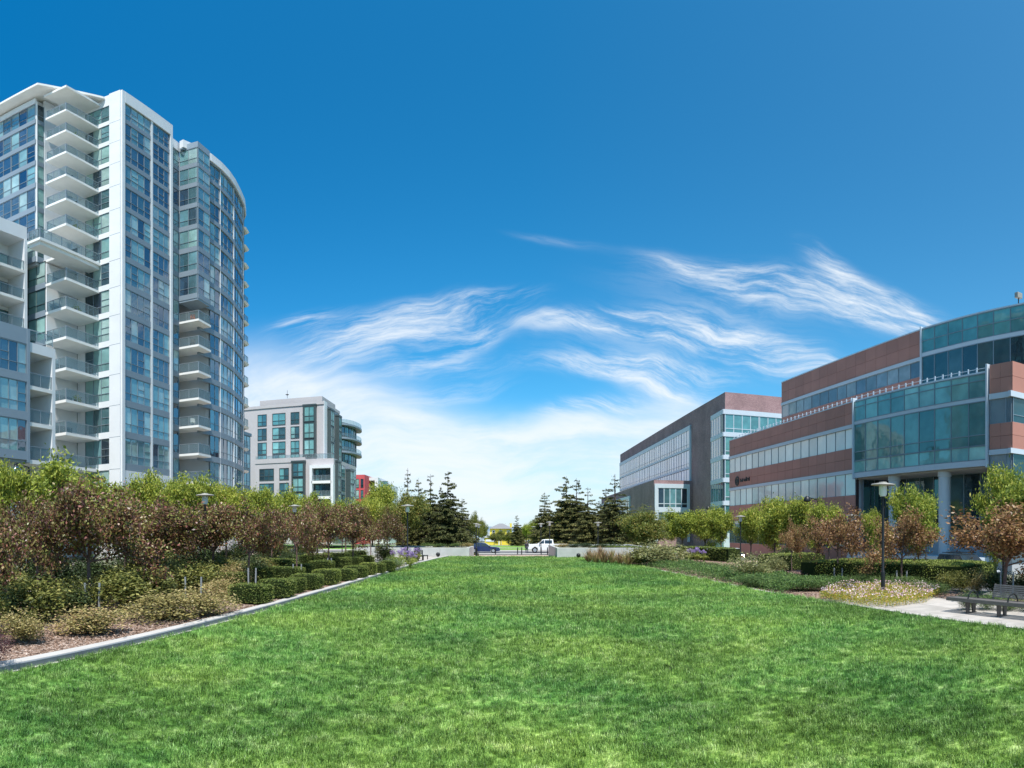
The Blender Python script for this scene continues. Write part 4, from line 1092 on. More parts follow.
# outward is right of travel for a->b going +y => n=(1,0)
for k in range(14):
    zt=48.6-FH*k; zb=zt-2.33
    spc=MB(); band(spc,curve[2:13],-.1,.12,zb-.62,zb); spc.build('curved_spandrel',M['spandrel'],T)
    for i in range(len(seg)-1):
        frc,Lc=frame(seg[i],seg[i+1],1)
        window(T,frc,.04,Lc-.04,zb,zt,2,M['g_blue'],M['frame'],ws,.4,d=.0)
spc=MB(); band(spc,curve[1:13],-.2,.16,48.65,48.9)
wh=MB(); band(wh,curve[1:13],-.25,.30,48.9,50.1); band(wh,curve[2:13],-.25,.2,0,7.15)
wh.box(-60,51.4,50.15,-35,73,50.2)
for q in range(1,len(seg)-1,2):
    frc,Lc=frame(seg[q],seg[q+1],1); wh.fbox(frc,-.03,.03,-.1,.125,7.2,48.7)
wh.build('curved_parapet',M['white_wall'],T)
spc.build('curved_spandrel',M['spandrel'],T)
st.build('white_piers',M['white_wall'],T); split_build(sp,'spandrel_panel',M['spandrel'],T)
for k in range(15):
    z=46.0-FH*k; b=MB(); 
    b.hexa([(-34.4,69.9,z-.24),(-33.9,70.9,z-.24),(-34.2,72.6,z-.24),(-35.6,73,z-.24),(-34.4,69.9,z),(-33.7,70.9,z),(-34.0,72.6,z),(-35.6,73,z)])
    o=b.build('balcony',M['slab'],T)
    if k>3: railing(o,frame((-33.9,71.0),(-34.1,72.5))[0],0,1.5,-.05,z,1.0,sides=(None,None),n=2)
flush(ws,T,M['g_blue'],M['frame'])
o_=T
# flues/vents on the roof
# ================================================================== mid-rise with recessed white balconies (upper left)
B1=thing('apartment_block','white mid-rise block with recessed balconies cut by the left edge, nearer than the tower','building',(0,0,0))
ws=WinStuff(); b=MB(); b.box(-60,24,0,-41.2,37.3,32); b.box(-60,24,30.9,-39.05,37.28,32.4); b.box(-41.2,36.95,18,-39,37.3,30.9); b.box(-60,24,0,-39.02,34.0,30.9); b.box(-41.2,34.0,0,-39,37.3,18)
b.build('wall',M['white_wall'],B1)
for z in (27.4,24.35,21.3,18.2):
    q=MB(); q.box(-41.2,34.05,z-.28,-39.0,36.93,z); o=q.build('balcony',M['slab'],B1)
    railing(o,frame((-39.0,34.0),(-39.0,36.95))[0],.05,2.9,-.06,z,1.0,sides=(None,None),n=2)
    window(B1,frame((-41.15,34.1),(-41.15,36.9))[0],.1,2.7,z+.05,z+2.3,2,M['g_teal'],M['dframe'],ws,.2,sash=False,d=.06)
frb1,_=frame((-39,24),(-39,34),1)
for k in range(5):
    for j in range(3):
        window(B1,frb1,.3+3.2*j,3.3+3.2*j,28.2-3.05*k,30.5-3.05*k,2,M['g_blue'],M['frame'],ws,.3,d=.06)
# ================================================================== low grey-blue block nearest, left edge
B2=thing('apartment_block','low grey-blue apartment block nearest at the left edge, with three rows of wide windows','building',(0,0,0))
ws=WinStuff(); b=MB(); c=MB(); w=MB()
b.box(-50,12,7.6,-32.12,30.8,17.9); 
frG,LG=frame((-32,12),(-32,30.8),1)
c.fbox(frG,0,LG,-.15,.06,16.75,18.0)
for zt,zb in ((16.7,14.35),(13.7,11.4),(10.75,8.4)):
    c.fbox(frG,0,LG,-.15,.08,zb-.62,zb)
    for j in range(5): window(B2,frG,LG-.3-3.5*(j+1),LG-.35-3.5*j,zb,zt,4,M['g_blue'],M['frame'],ws,.35 if zt>13 else .9)
c.fbox(frG,LG-.3,LG,-.2,.09,7.6,18.0)
w.box(-50,12,0,-33.2,30.6,7.6)                       # set-back ground floor
w.box(-35.2,30.8,0,-34.6,33.6,17.6)                 # recess back wall
w.box(-50,33.25,0,-32.0,33.6,17.0); w.box(-34.6,30.82,16.2,-32.0,33.24,17.0)
w.box(-50,30.85,17.0,-34.6,33.6,17.2)
b.build('wall',M['bluepanel'],B2); c.build('blue_grey_cladding',M['bluepanel'],B2); w.build('white_frame_wall',M['white_wall'],B2)
for z in (13.55,10.7,7.85):
    q=MB(); q.box(-34.6,30.82,z-.3,-32.0,33.24,z); o=q.build('balcony',M['slab'],B2)
    railing(o,frame((-32.0,30.8),(-32.0,33.25))[0],.05,2.4,-.06,z,1.0,sides=(None,None),n=2)
q=MB(); q.fbox(frame((-32.0,30.8),(-32.0,33.5))[0],0,2.7,-.05,0,17.0,17.6)
railing(B2,frame((-32.2,30.9),(-32.2,33.5))[0],0,2.6,0,17.2,.9,sides=(None,None),n=3)
frg,_=frame((-33.2,12),(-33.2,30.6),1)
for j in range(4): window(B2,frg,.8+4.5*j,4.4+4.5*j,1,6.2,2,M['g_teal'],M['dframe'],ws,.05,sash=False)
# ================================================================== lower glazed wing behind the tower
B3=thing('apartment_block','small grey-blue block squeezed between the tower and the white-grey apartment house','building',(0,0,0))
ws=WinStuff(); b=MB(); b.box(-60,76,0,-41.0,88,17.8); b.box(-60,75.9,17.8,-40.8,88.1,18.3); b.build('wall',M['bluepanel'],B3)
fr3,_=frame((-41.0,76),(-41.0,88),1)
for k in range(6):
    for j in range(4): window(B3,fr3,11.7-2.9*(j+1)+.4,11.7-2.9*j,1.0+2.9*k,3.2+2.9*k,2,M['g_blue'],M['frame'],ws,.3,d=.05,sash=False)
b=MB(); b.box(-43.6,82,18.3,-41.6,87,21.4); o=b.build('glazed_stair',M['dframe'],B3)
window(o,frame((-41.6,82),(-41.6,87),1)[0],0.3,4.7,18.6,21.1,3,M['g_teal'],M['dframe'],ws,1,d=.05)

CURT0,DARK0=list(CURT),list(DARK)
CURT[:]=[(.13,.34,.36),(.18,.40,.40),(.10,.28,.32),(.22,.42,.42)]; DARK[:]=[(.04,.10,.13),(.05,.14,.18),(.03,.06,.08)]
# ================================================================== white-grey apartment house
M['pinkwall']=mat('pale_stucco',(.46,.44,.45),.8,noise=.05,nscale=.5)
B4=thing('apartment_house','pale grey-pink apartment house with dark framed bay windows and a stepped terrace','building',(0,0,0))
ws=WinStuff(); b=MB()
b.box(-56,112.1,0,-36.4,123,28.3); b.box(-50.5,113,28.3,-37.0,122,29.6); b.box(-56,111.95,27.7,-36.3,123.1,28.3)
b.box(-49.3,108.1,0,-33.1,124.5,16.2); 
b.box(-49.4,108.0,15.7,-38.8,108.3,16.6)
b.build('wall',M['pinkwall'],B4)
fr4,L4=frame((-56,112.1),(-36.4,112.1),1)   # s: x+56
def wx(px,y,x0): return y*math.tan(az(px))-x0
for k,zt in enumerate((26.4,23.45,20.5,17.9)):
    h=2.35 if k<3 else 1.2
    for a,bb_,n in ((258,266.5,2),(272.7,285.3,2),(291,299.2,2)):
        window(B4,fr4,wx(a,112.1,-56),wx(bb_,112.1,-56),zt-h,zt,n,M['g_teal'],M['dframe'],ws,.75,d=.03,fw=.12,sash=True,tr=.35)
# big dark framed bay
def darkbay(par,fr,s0,s1,z0,z1,dp,rows,n=2,mt=None):
    m=MB(); m.fbox(fr,s0,s1,-.1,dp,z0,z1); m.fbox(fr,s0-.1,s1+.1,-.1,dp+.12,z1,z1+.35); m.fbox(fr,s0-.1,s1+.1,-.1,dp+.1,z0-.3,z0)
    m.fbox(fr,s0-.02,s0+.22,-.1,dp+.08,z0,z1); m.fbox(fr,s1-.22,s1+.02,-.1,dp+.08,z0,z1)
    o=m.build('bay_window',M['dframe'],par); H_=(z1-z0)/rows
    for k in range(rows):
        m2=window(o,fr,s0+.3,s1-.3,z0+H_*k+.2,z0+H_*(k+1)-.15,n,M['g_teal'],M['dframe'],ws,.85,d=dp+.04,fw=.14,tr=.35)
    return o
darkbay(B4,fr4,wx(304,112,-56),wx(316.5,112,-56),17.3,27.4,.7,3)
frl,Ll=frame((-49.3,108.1),(-33.1,108.1),1)
for k,zt in enumerate((14.6,11.7,8.8,5.9)):
    for a,bb_,n in ((259.5,273.5,3),(279.5,288.5,2)):
        window(B4,frl,wx(a,108,-49.3),wx(bb_,108,-49.3),zt-2.2,zt,n,M['g_teal'],M['dframe'],ws,.6,d=.03,fw=.12,tr=.35)
darkbay(B4,frl,wx(292.5,108,-49.3),wx(305.5,108,-49.3),1,15.6,.6,5)
# corner loggias: dark recesses with white slabs
lg=MB(); s0,s1=wx(313.5,108,-49.3),wx(332,108,-49.3)
lg.fbox(frl,s0,s1,.0,.03,1.0,14.4); lo=lg.build('loggia',M['dframe'],B4)
for z in (11.9,8.95,6.0,3.0):
    q=MB(); q.fbox(frl,s0-.1,s1+.1,.0,1.0,z-.5,z); o=q.build('balcony',M['slab'],B4)
    railing(o,frl,s0,s1,.9,z,1.0,sides=(None,None),n=4)
    window(lo,frl,s0+.4,s1-1.2,z+.1,z+2.2,3,M['g_teal'],M['dframe'],ws,.4,d=.08)
q=MB(); q.fbox(frl,s0-.5,s0,.0,1.0,0,14.9); q.fbox(frl,s1,s1+.5,.0,1.0,0,14.9); q.fbox(frl,s0,s1,.0,1.0,14.3,14.9); q.build('white_frame_wall',M['white_wall'],B4)
railing(B4,frl,0,Ll-.3,-.3,16.2,1.0,sides=(None,None),n=12)
# right flank of the house: white corner, bays, curved balconies
frr,Lr=frame((-36.4,112.1),(-36.4,131),1)
darkbay(B4,frr,2.2,4.8,16.9,27.0,.7,3); darkbay(B4,frr,7.6,9.8,16.9,26.6,.8,3)
q=MB(); q.fbox(frr,0,1.9,.0,.15,16.3,28.4); q.build('white_corner_wall',M['white_wall'],B4)
cv=[(-36.3,122.6)]+[(-36.3+2.5*math.sin(t),129-6.4*math.cos(t)) for t in [PI*.08*i for i in range(1,12)]]
q=MB(); q.prism([(-50,123.2)]+[(x-1.0,y) for x,y in cv]+[(-50,135.5)],0,26.0); q.build('rounded_wall',M['dframe'],B4)
for z in (25.6,22.6,19.6):
    q=MB(); band(q,cv,-1.2,.35,z-.38,z); o=q.build('balcony',M['spandrel'],B4)
    r_=MB(); band(r_,cv,.2,.25,z,z+.9); r_.build('railing',M['railglass'],o)
for i in range(2,10):
    for z in (17,20,23):
        fc,Lc=frame((cv[i][0]-1,cv[i][1]),(cv[i+1][0]-1,cv[i+1][1]),1); window(B4,fc,.1,Lc-.1,z,z+2.1,2,M['g_blue'],M['dframe'],ws,.5,d=.04)
fr5,L5=frame((-33.1,108.1),(-33.1,124.5),1)
darkbay(B4,fr5,1.0,3.2,1,15.6,.5,5); darkbay(B4,fr5,8.2,11.4,1,14.6,.9,5)
for k in range(5):
    for a in (3.9,12.2): window(B4,fr5,a,a+3.6,1.6+2.9*k,3.8+2.9*k,3,M['g_blue'],M['dframe'],ws,.5,d=.04)
# satellite mast
q=MB(); q.tube((-45.4,115.5,30.3),(-45.4,115.5,32),.04); q.lathe([(.05,0),(.4,.2)],(-45.4,115.5,30.9)); q.build('roof_mast',M['black'],B4)

CURT[:]=CURT0; DARK[:]=DARK0
# ================================================================== red house and white one behind
M['redwall']=mat('red_stucco',(.55,.085,.10),.8,noise=.06,nscale=.5)
B5=thing('apartment_house','narrow red-fronted apartment house behind the trees','building',(0,0,0))
ws=WinStuff()
x0,x1=150*math.tan(az(355)),150*math.tan(az(364.6)); b=MB(); b.box(x0,150,-1,x1,165,ztop(474,153)); b.build('wall',M['redwall'],B5)
f5,l5=frame((x0,150),(x1,150),1)
for k in range(5):
    for j in range(2): window(B5,f5,.35+1.2*j,1.05+1.2*j,2+2.9*k,4.2+2.9*k,1,M['g_teal'],M['dframe'],ws,.1,d=.03,sash=False)
B6=thing('apartment_house','white apartment house with glazed corner, farthest right of the left-hand row','building',(0,0,0))
ws=WinStuff()
x0,x1=155*math.tan(az(364.8)),155*math.tan(az(378)); zt=ztop(477,158); b=MB(); b.box(x0,157,-1,x1,170,zt); b.box(x1-.9,155,-1,x1,157,zt); b.box(x0,155,zt-.8,x1-.9,157,zt)
b.box(x1+.01,157.5,-1,155*math.tan(az(387)),170,zt-1.6); b.build('wall',M['white_wall'],B6)
f6,l6=frame((x0,157),(x1,157),1)
for k in range(4):
    z=zt-3.3-3*k; q=MB(); q.box(x0,155.0,z-.35,x1-.92,156.99,z); o=q.build('balcony',M['slab'],B6); railing(o,frame((x0,155),(x1-.9,155))[0],.1,l6-1,-.1,z,1.0,sides=(None,None),n=3)
    window(B6,f6,.3,l6-1.2,z+.2,z+2.3,2,M['g_teal'],M['dframe'],ws,.1,d=.03,sash=False)
    window(B6,frame((x1+.1,157.5),(155*math.tan(az(387)),157.5))[0],.1,2.0,z+.0,z+2.4,2,M['g_teal'],M['dframe'],ws,.8,d=.04,sash=False)

# ================================================================== purple-brick laboratory building
def brick_fn(nt,b):
    N=nt.nodes;L=nt.links
    g=N.new('ShaderNodeTexCoord'); 
    sx=N.new('ShaderNodeSeparateXYZ'); L.new(g.outputs['Object'],sx.inputs[0])
    ad=N.new('ShaderNodeMath'); ad.operation='ADD'; L.new(sx.outputs[0],ad.inputs[0]); L.new(sx.outputs[1],ad.inputs[1])
    cb=N.new('ShaderNodeCombineXYZ'); L.new(ad.outputs[0],cb.inputs[0]); L.new(sx.outputs[2],cb.inputs[1])
    br=N.new('ShaderNodeTexBrick'); br.inputs['Scale'].default_value=1.6; br.inputs['Color1'].default_value=(.31,.18,.185,1); br.inputs['Color2'].default_value=(.40,.25,.245,1); br.inputs['Mortar'].default_value=(.17,.12,.12,1); br.inputs['Mortar Size'].default_value=.03
    L.new(cb.outputs[0],br.inputs['Vector'])
    nz=N.new('ShaderNodeTexNoise'); nz.inputs['Scale'].default_value=.35; nz.inputs['Detail'].default_value=6; L.new(g.outputs['Object'],nz.inputs['Vector'])
    mr=N.new('ShaderNodeMapRange'); mr.inputs[1].default_value=.3; mr.inputs[2].default_value=.7; mr.inputs[3].default_value=.8; mr.inputs[4].default_value=1.15; L.new(nz.outputs['Fac'],mr.inputs[0])
    sc=N.new('ShaderNodeVectorMath'); sc.operation='SCALE'; L.new(br.outputs['Color'],sc.inputs[0]); L.new(mr.outputs[0],sc.inputs['Scale']); L.new(sc.outputs[0],b.inputs['Base Color'])
M['pbrick']=mat('purple_brick',rough=.85,fn=brick_fn)
M['metalwhite']=mat('pale_metal_trim',(.50,.56,.62),.45,noise=.04,nscale=.5)
B7=thing('laboratory_building','purple-brick laboratory building with a long strip of pale glazing and a glazed corner','building',(0,0,0))
ws=WinStuff(); b=MB()
XP=39.3
b.prism([(38.9,104.9),(80,104.9),(80,204),(37.2,204)],-1,25.0)
b.prism([(38.9,104.9),(80,104.9),(80,204),(37.2,204)][::1],25.0,28.8)
b.prism([(30,124.4),(39.0,124.4),(38.6,200),(30,200)],-1,13.3)
b.build('wall',M['pbrick'],B7)
# long glazed strip on the left flank: from y=204 to y=126
frl7,L7=frame((37.2,204),(38.9,104.9),-1)   # outward -x
# side: travel -y, outward -x  -> right of travel is... use sign so that n=(-1,0)
n_=frl7[2]
if n_[0]>0: frl7=(frl7[0],frl7[1],(-n_[0],-n_[1]))
pm=MB()
y2s=lambda y:(204-y)*L7/99.1
a,e=y2s(203.6),y2s(125.1)
pm.fbox(frl7,a,e,-.1,.35,24.7,25.7); pm.fbox(frl7,e-.5,e,-.1,.4,12,25.6)
rows=((20.8,24.7),(16.6,20.2),(12.4,16.0))
for z0,z1 in rows: pm.fbox(frl7,a,e-.6,-.1,.34,z0-.5,z0)
nb=13
for z0,z1 in rows:
    for j in range(nb):
        s0=a+(e-.6-a)*j/nb; s1=a+(e-.6-a)*(j+1)/nb
        window(B7,frl7,s0+.1,s1-.1,z0,z1,3,M['g_pale'],M['frame'],ws,1,d=.25,tr=.2,sash=False,tonefn=lambda:(.60,.60,.74),fw=.06)  # lavender tint paints the bright sky reflection into the strip
# lower left flank of the projecting volume
frq,Lq=frame((30,200),(30,124.4),-1)
if frq[2][0]>0: frq=(frq[0],frq[1],(-frq[2][0],-frq[2][1]))
pm.fbox(frq,0,50,-.1,.3,10.6,11.3); pm.fbox(frq,49.4,50,-.1,.32,0,10.6)
for j in range(8): window(B7,frq,.1+6.15*j,6.2+6.15*j-.1,1.0,10.6,4,M['g_pale'],M['frame'],ws,1,d=.22,tr=.3,sash=False,tonefn=lambda:(.60,.60,.74),fw=.12)  # same painted sky reflection on the lower glazing
# projecting box front, y=124.4
frx,Lx=frame((30,124.4),(38.9,124.4),1)
pm.fbox(frx,.1,Lx-1.0,-.1,.35,11.6,12.5); pm.fbox(frx,.1,Lx-1.0,-.1,.35,6.4,7.4); pm.fbox(frx,.1,.8,-.1,.36,0,11.6); pm.fbox(frx,Lx-1.5,Lx-1.0,-.1,.36,0,11.6)
for z0,z1 in ((7.4,11.6),(2.2,6.4)): window(B7,frx,.85,Lx-1.55,z0,z1,5,M['g_teal'],M['metalwhite'],ws,0,d=.22,tr=.2,sash=False,fw=.16)
# corner glazed bay
fl,Ll7=frame((38.6,112.0),(38.35,104.35),-1)
if fl[2][0]>0: fl=(fl[0],fl[1],(-fl[2][0],-fl[2][1]))
ff,Lf7=frame((38.3,104.35),(60,104.35),1)
q=MB(); q.prism([(38.9,112),(38.55,104.6),(60,104.6),(60,106),(39,106)][::-1],-1,25.2)
q.build('corner_bay',M['metalwhite'],B7)
pm.fbox(fl,0,Ll7,0,.12,24.4,25.3); pm.fbox(ff,0,Lf7,-.1,.14,24.4,25.3)
for i,zt in enumerate((24.4,20.1,15.8,11.5,7.2)):
    z0=zt-3.5
    pm.fbox(fl,0,Ll7,-.02,.14,z0-.8,z0); pm.fbox(ff,0,Lf7,-.1,.16,z0-.8,z0)
    window(B7,fl,.2,Ll7-1.4,z0,zt,4,M['g_pale'] if i<3 else M['g_teal'],M['metalwhite'],ws,1 if i<3 else .1,d=.04,tr=.0,sash=False,tonefn=(lambda:(.38,.40,.50)) if i<3 else None,fw=.12)
    window(B7,fl,Ll7-1.3,Ll7-.15,z0,zt,1,M['g_teal'],M['dframe'],ws,0,d=.04,tr=.15,sash=False)
    for j in range(3): window(B7,ff,.4+7*j,7.2+7*j,z0,zt,4,M['g_teal'],M['metalwhite'],ws,1,d=.02,tr=.22,sash=False,tonefn=lambda:wr.choice([(.05,.16,.18),(.08,.22,.24),(.10,.26,.25)]),fw=.12)
pm.build('metal_trim',M['metalwhite'],B7)
flush(ws,B7,M['g_teal'],M['frame'])

# ================================================================== red-brown office building, gently curved
def terra_fn(nt,b):
    N=nt.nodes;L=nt.links
    g=N.new('ShaderNodeTexCoord'); nz=N.new('ShaderNodeTexNoise'); nz.inputs['Scale'].default_value=.4; nz.inputs['Detail'].default_value=4; L.new(g.outputs['Object'],nz.inputs['Vector'])
    a=N.new('ShaderNodeAttribute'); a.attribute_name='tint'
    mr=N.new('ShaderNodeMapRange'); mr.inputs[1].default_value=.3; mr.inputs[2].default_value=.7; mr.inputs[3].default_value=.92; mr.inputs[4].default_value=1.08; L.new(nz.outputs['Fac'],mr.inputs[0])
    sc=N.new('ShaderNodeVectorMath'); sc.operation='SCALE'; L.new(a.outputs['Color'],sc.inputs[0]); L.new(mr.outputs[0],sc.inputs['Scale']); L.new(sc.outputs[0],b.inputs['Base Color'])
M['terra']=mat('terracotta_panel',rough=.6,fn=terra_fn)
M['seam']=mat('panel_seam',(.05,.03,.028),.8)
B8=thing('office_building','curved red-brown panelled office building with glazed bands and round columns','building',(0,0,0))
ws=WinStuff()
def crv(keys,step):
    "smooth polyline through keys, points about step apart"
    out=[]; K=[keys[0]]+keys+[keys[-1]]
    dense=[]
    for i in range(1,len(K)-2):
        for t in [j/20 for j in range(20)]:
            p=[]
            for c in (0,1):
                p0,p1,p2,p3=K[i-1][c],K[i][c],K[i+1][c],K[i+2][c]
                p.append(.5*((2*p1)+(-p0+p2)*t+(2*p0-5*p1+4*p2-p3)*t*t+(-p0+3*p1-3*p2+p3)*t**3))
            dense.append(tuple(p))
    dense.append(keys[-1])
    tot=sum(math.dist(a,b) for a,b in zip(dense,dense[1:])); n=max(1,round(tot/step)); tgt=tot/n
    out=[dense[0]]; acc=0; k=1
    for a,b in zip(dense,dense[1:]):
        d=math.dist(a,b)
        while acc+d>=tgt*k-1e-9 and k<n:
            t=(tgt*k-acc)/d; out.append((a[0]+(b[0]-a[0])*t,a[1]+(b[1]-a[1])*t)); k+=1
        acc+=d
    out.append(dense[-1]); return out
def segframe(a,b):      # travel towards -y, outward = -x side
    fr,L=frame(a,b,1)
    if fr[2][0]*-1<0 or fr[2][0]>0: fr=(fr[0],fr[1],(-fr[2][0],-fr[2][1]))
    return fr,L
def panelband(mb,pts,z0,z1,d=.1,split=True,th=.3):
    own=mb is None
    if own: mb=MB()
    rows=[(z0,(z0+z1)/2-.012),((z0+z1)/2+.012,z1)] if split else [(z0,z1)]
    for i in range(len(pts)-1):
        fr,L=segframe(pts[i],pts[i+1])
        for a,b_ in rows:
            k=1+wr.uniform(-.07,.07); mb.fbox(fr,.012,L-.012,-.02,d,a,b_,0,(.42*k,.19*k,.145*k))
    if own: mb.build('terracotta_panels',M['terra'],B8)
def plainband(mb,pts,z0,z1,d0,d1):
    for i in range(len(pts)-1):
        fr,L=segframe(pts[i],pts[i+1]); mb.fbox(fr,0,L,d0,d1,z0,z1)
def glassband(par,pts,z0,z1,gm,fm,tf,tr=0,d=.02,grp=1,fw=.05):
    i=0
    while i<len(pts)-1:
        fr,L=segframe(pts[i],pts[i+1]); window(par,fr,.0,L,z0,z1,1,gm,fm,ws,1,d=d,tr=tr,sash=False,tonefn=tf,fw=fw); i+=1
lowA=crv([(28.9,76),(29.75,60.1),(30.2,46.8)],1.75)
lowB=crv([(30.2,46.8),(31.0,38.6),(32.1,31.5)],1.75)
full=lowA+lowB[1:]
palet=lambda:wr.choice([(.62,.63,.60),(.66,.67,.63),(.56,.58,.56)])  # pale tones paint the reflected hazy sky into the panes
tealt=lambda:wr.choice([(.22,.44,.42),(.26,.50,.47),(.17,.35,.35),(.32,.54,.50)])
dkt=lambda:wr.choice([(.02,.035,.045),(.03,.06,.07),(.05,.09,.10)])
tp=MB(); wt=MB(); cm=MB(); sm=MB()
# core masses
wh_=offset_poly(full,.0)
def corepoly(pts,inset,xr_): return [(x+inset,y) for x,y in pts]+[(xr_,pts[-1][1]),(xr_,pts[0][1])]
cm.prism(corepoly(lowA,.35,60)[::-1],-1,14.4)
cm.prism([(x+.35,y) for x,y in lowB]+[(60,31.5),(60,46.8)][::1],7.45,14.4)
cm.prism([(x+3.2,y) for x,y in lowB]+[(60,31.5),(60,46.8)],-1,7.45)
cm.box(32.7,29.7,-1,60,31.6,14.8)
# backing for seams: dark strip behind panels
plainband(sm,lowA,3.4,14.6,-.4,-.005)
sm.build('panel_backing',M['seam'],B8)
panelband(None,lowA,12.57,14.7); panelband(None,lowA,8.25,10.3); panelband(None,lowA,3.75,5.85)
plainband(wt,lowA,12.2,12.55,-.02,.2); plainband(wt,lowA,7.9,8.24,-.02,.2); plainband(wt,lowA,3.4,3.74,-.02,.2)
plainband(wt,full,14.7,14.82,-.4,.14)
glassband(B8,lowA,10.3,12.2,M['g_pale'],M['frame'],palet,fw=.03)
glassband(B8,lowA,5.85,7.9,M['g_pale'],M['frame'],palet,fw=.03)
glassband(B8,lowA,.9,3.4,M['g_teal'],M['frame'],dkt)
plainband(tp,lowA,-1,.9,-.3,.05)
tp.c=[(.42,.19,.145) if c==(1,1,1) else c for c in tp.c]
# glass section
for z0,z1,tf,t in ((14.0,14.65,tealt,0),(12.75,13.95,tealt,0),(9.95,12.4,lambda:wr.choice([(.11,.25,.24),(.17,.33,.31),(.07,.16,.16)]),0),(9.0,9.9,tealt,0),(7.95,8.95,tealt,0)):
    if z0 in (14.0,): continue
for z0,z1,tf in ((12.75,14.6,tealt),(9.0,12.4,lambda:wr.choice([(.11,.25,.24),(.17,.33,.31),(.07,.16,.16)])),(7.9,8.96,tealt)):
    for i in range(len(lowB)-1):
        fr,L=segframe(lowB[i],lowB[i+1]); window(B8,fr,0,L,z0,z1,1,M['g_teal'],M['frame'],ws,1,d=.22,tr={12.75:.72,9.0:.24,7.9:0}[z0],sash=False,tonefn=tf,fw=.07)
plainband(wt,lowB,12.42,12.73,.0,.26); plainband(wt,lowB,7.42,7.88,-.1,.27)
f0,_=segframe(lowB[0],lowB[1]); wt.fbox(f0,-.07,.07,-.1,.4,7.3,15.0)
f1,L1=segframe(lowB[-2],lowB[-1]); wt.fbox(f1,L1-.05,L1+.1,-.1,.4,7.3,15.3)
# recessed ground floor of the glass section
back=[(x+3.1,y) for x,y in lowB]
for i in range(len(back)-1):
    fr,L=segframe(back[i],back[i+1]); window(B8,fr,0,L,2.2,7.3,1,M['g_teal'],M['frame'],ws,1,d=.08,tr=.28,sash=False,tonefn=dkt,fw=.09)
plainband(wt,back,-1,2.2,-.05,.1)
soff=MB(); soff.prism([(x+.2,y) for x,y in lowB]+[(35.3,31.5),(33.3,46.8)],7.3,7.42); soff.build('soffit',M['concrete'],B8)
wt.prism([(x-1.0,y) for x,y in lowB]+[(33.0,31.4),(31.3,46.8)],-1,.55)      # low plinth wall
for (cx_,cy_) in ((0,42.4),(0,36.5)):
    q=MB(); x_=pl([(31.5,32.1),(38.6,31.0),(46.8,30.2)],cy_) ; q.lathe([(.50,-1),(.50,3.6),(.48,3.61),(.48,3.66),(.50,3.67),(.50,6.9),(.56,6.95),(.56,7.3)],(x_+.75,cy_,0),n=28); q.build('column',mat('column_paint',(.52,.57,.60),.5,noise=.03,nscale=1),B8,smooth=True)
# brown corner block
cor=[(32.1,31.3),(32.4,29.4)]
def cornerband(z0,z1): panelband(tp,[cor[0],((cor[0][0]+cor[1][0])/2+.02,30.35),cor[1]],z0,z1,.18)
frc_,Lc_=frame((32.22,29.4),(60,29.4),1)
tp.build('base_panels',M['terra'],B8)
for z0,z1 in ((12.9,15.2),(8.6,10.55)):
    tp=MB(); cornerband(z0,z1)
    for j in range(12):
        for a_,b_ in ((z0,(z0+z1)/2-.012),((z0+z1)/2+.012,z1)):
            k=1+wr.uniform(-.06,.06); tp.fbox(frc_,.01+2.2*j,2.2*(j+1)-.015,-.05,.18,a_,b_,0,(.42*k,.19*k,.145*k))
    tp.build('terracotta_panels',M['terra'],B8)
for z0,z1 in ((12.45,12.88),(8.2,8.58)):
    plainband(wt,cor,z0,z1,-.1,.25); wt.fbox(frc_,-.25,Lc_,-.05,.25,z0,z1)
for z0,z1,tf in ((10.55,12.45,lambda:(.16,.20,.24)),(1.0,8.2,lambda:(.24,.28,.31))):
    fr,L=segframe(*cor); window(B8,fr,.05,L-.5,z0,z1,1,M['g_pale'],M['frame'],ws,1,d=.1,tr=0,sash=False,tonefn=tf); window(B8,fr,L-.45,L-.02,z0,z1,1,M['g_teal'],M['frame'],ws,1,d=.1,tr=0,sash=False,tonefn=tf)
    for j in range(4): window(B8,frc_,.15+3*j,3.1+3*j,z0,z1,2,M['g_teal'],M['frame'],ws,1,d=.08,tr=.3 if z1>10 else .5,sash=False,tonefn=dkt)
# upper storeys, set back
upA=crv([(35.0,72.4),(36.0,58),(36.7,44.9)],1.9); upB=crv([(36.7,44.9),(37.5,38.5),(38.5,33.2),(39.6,28)],1.75)
cm.prism([(x+.3,y) for x,y in upA+upB[1:]]+[(70,28),(70,72.4)],14.4,22.4)
panelband(None,upA,19.85,22.7); panelband(None,upA,15.0,17.8)
s2=MB(); plainband(s2,upA,14.5,22.6,-.29,-.005); s2.build('panel_backing',M['seam'],B8)
plainband(wt,upA,19.47,19.83,-.02,.2); plainband(wt,upA,22.7,22.82,-.3,.14); plainband(wt,upB,22.66,22.8,-.3,.3)
glassband(B8,upA,17.82,19.45,M['g_pale'],M['frame'],lambda:wr.choice([(.12,.15,.19),(.20,.24,.27),(.28,.31,.32)]))
for z0,z1,tf in ((20.15,22.62,lambda:wr.choice([(.10,.29,.30),(.12,.33,.33)])),(16.9,19.7,dkt),(15.2,16.85,tealt)):
    for i in range(len(upB)-1):
        fr,L=segframe(upB[i],upB[i+1]); window(B8,fr,0,L,z0,z1,1,M['g_teal'],M['frame'],ws,1,d=.22,tr=.5 if z0>20 else 0,sash=False,tonefn=tf,fw=.07)
plainband(wt,upB,19.72,20.12,-.1,.27)
f0,_=segframe(upB[0],upB[1]); wt.fbox(f0,-.07,.07,-.1,.4,14.8,22.95)
cm.build('wall',M['recess'],B8); wt.build('metal_trim',M['metalwhite'],B8)
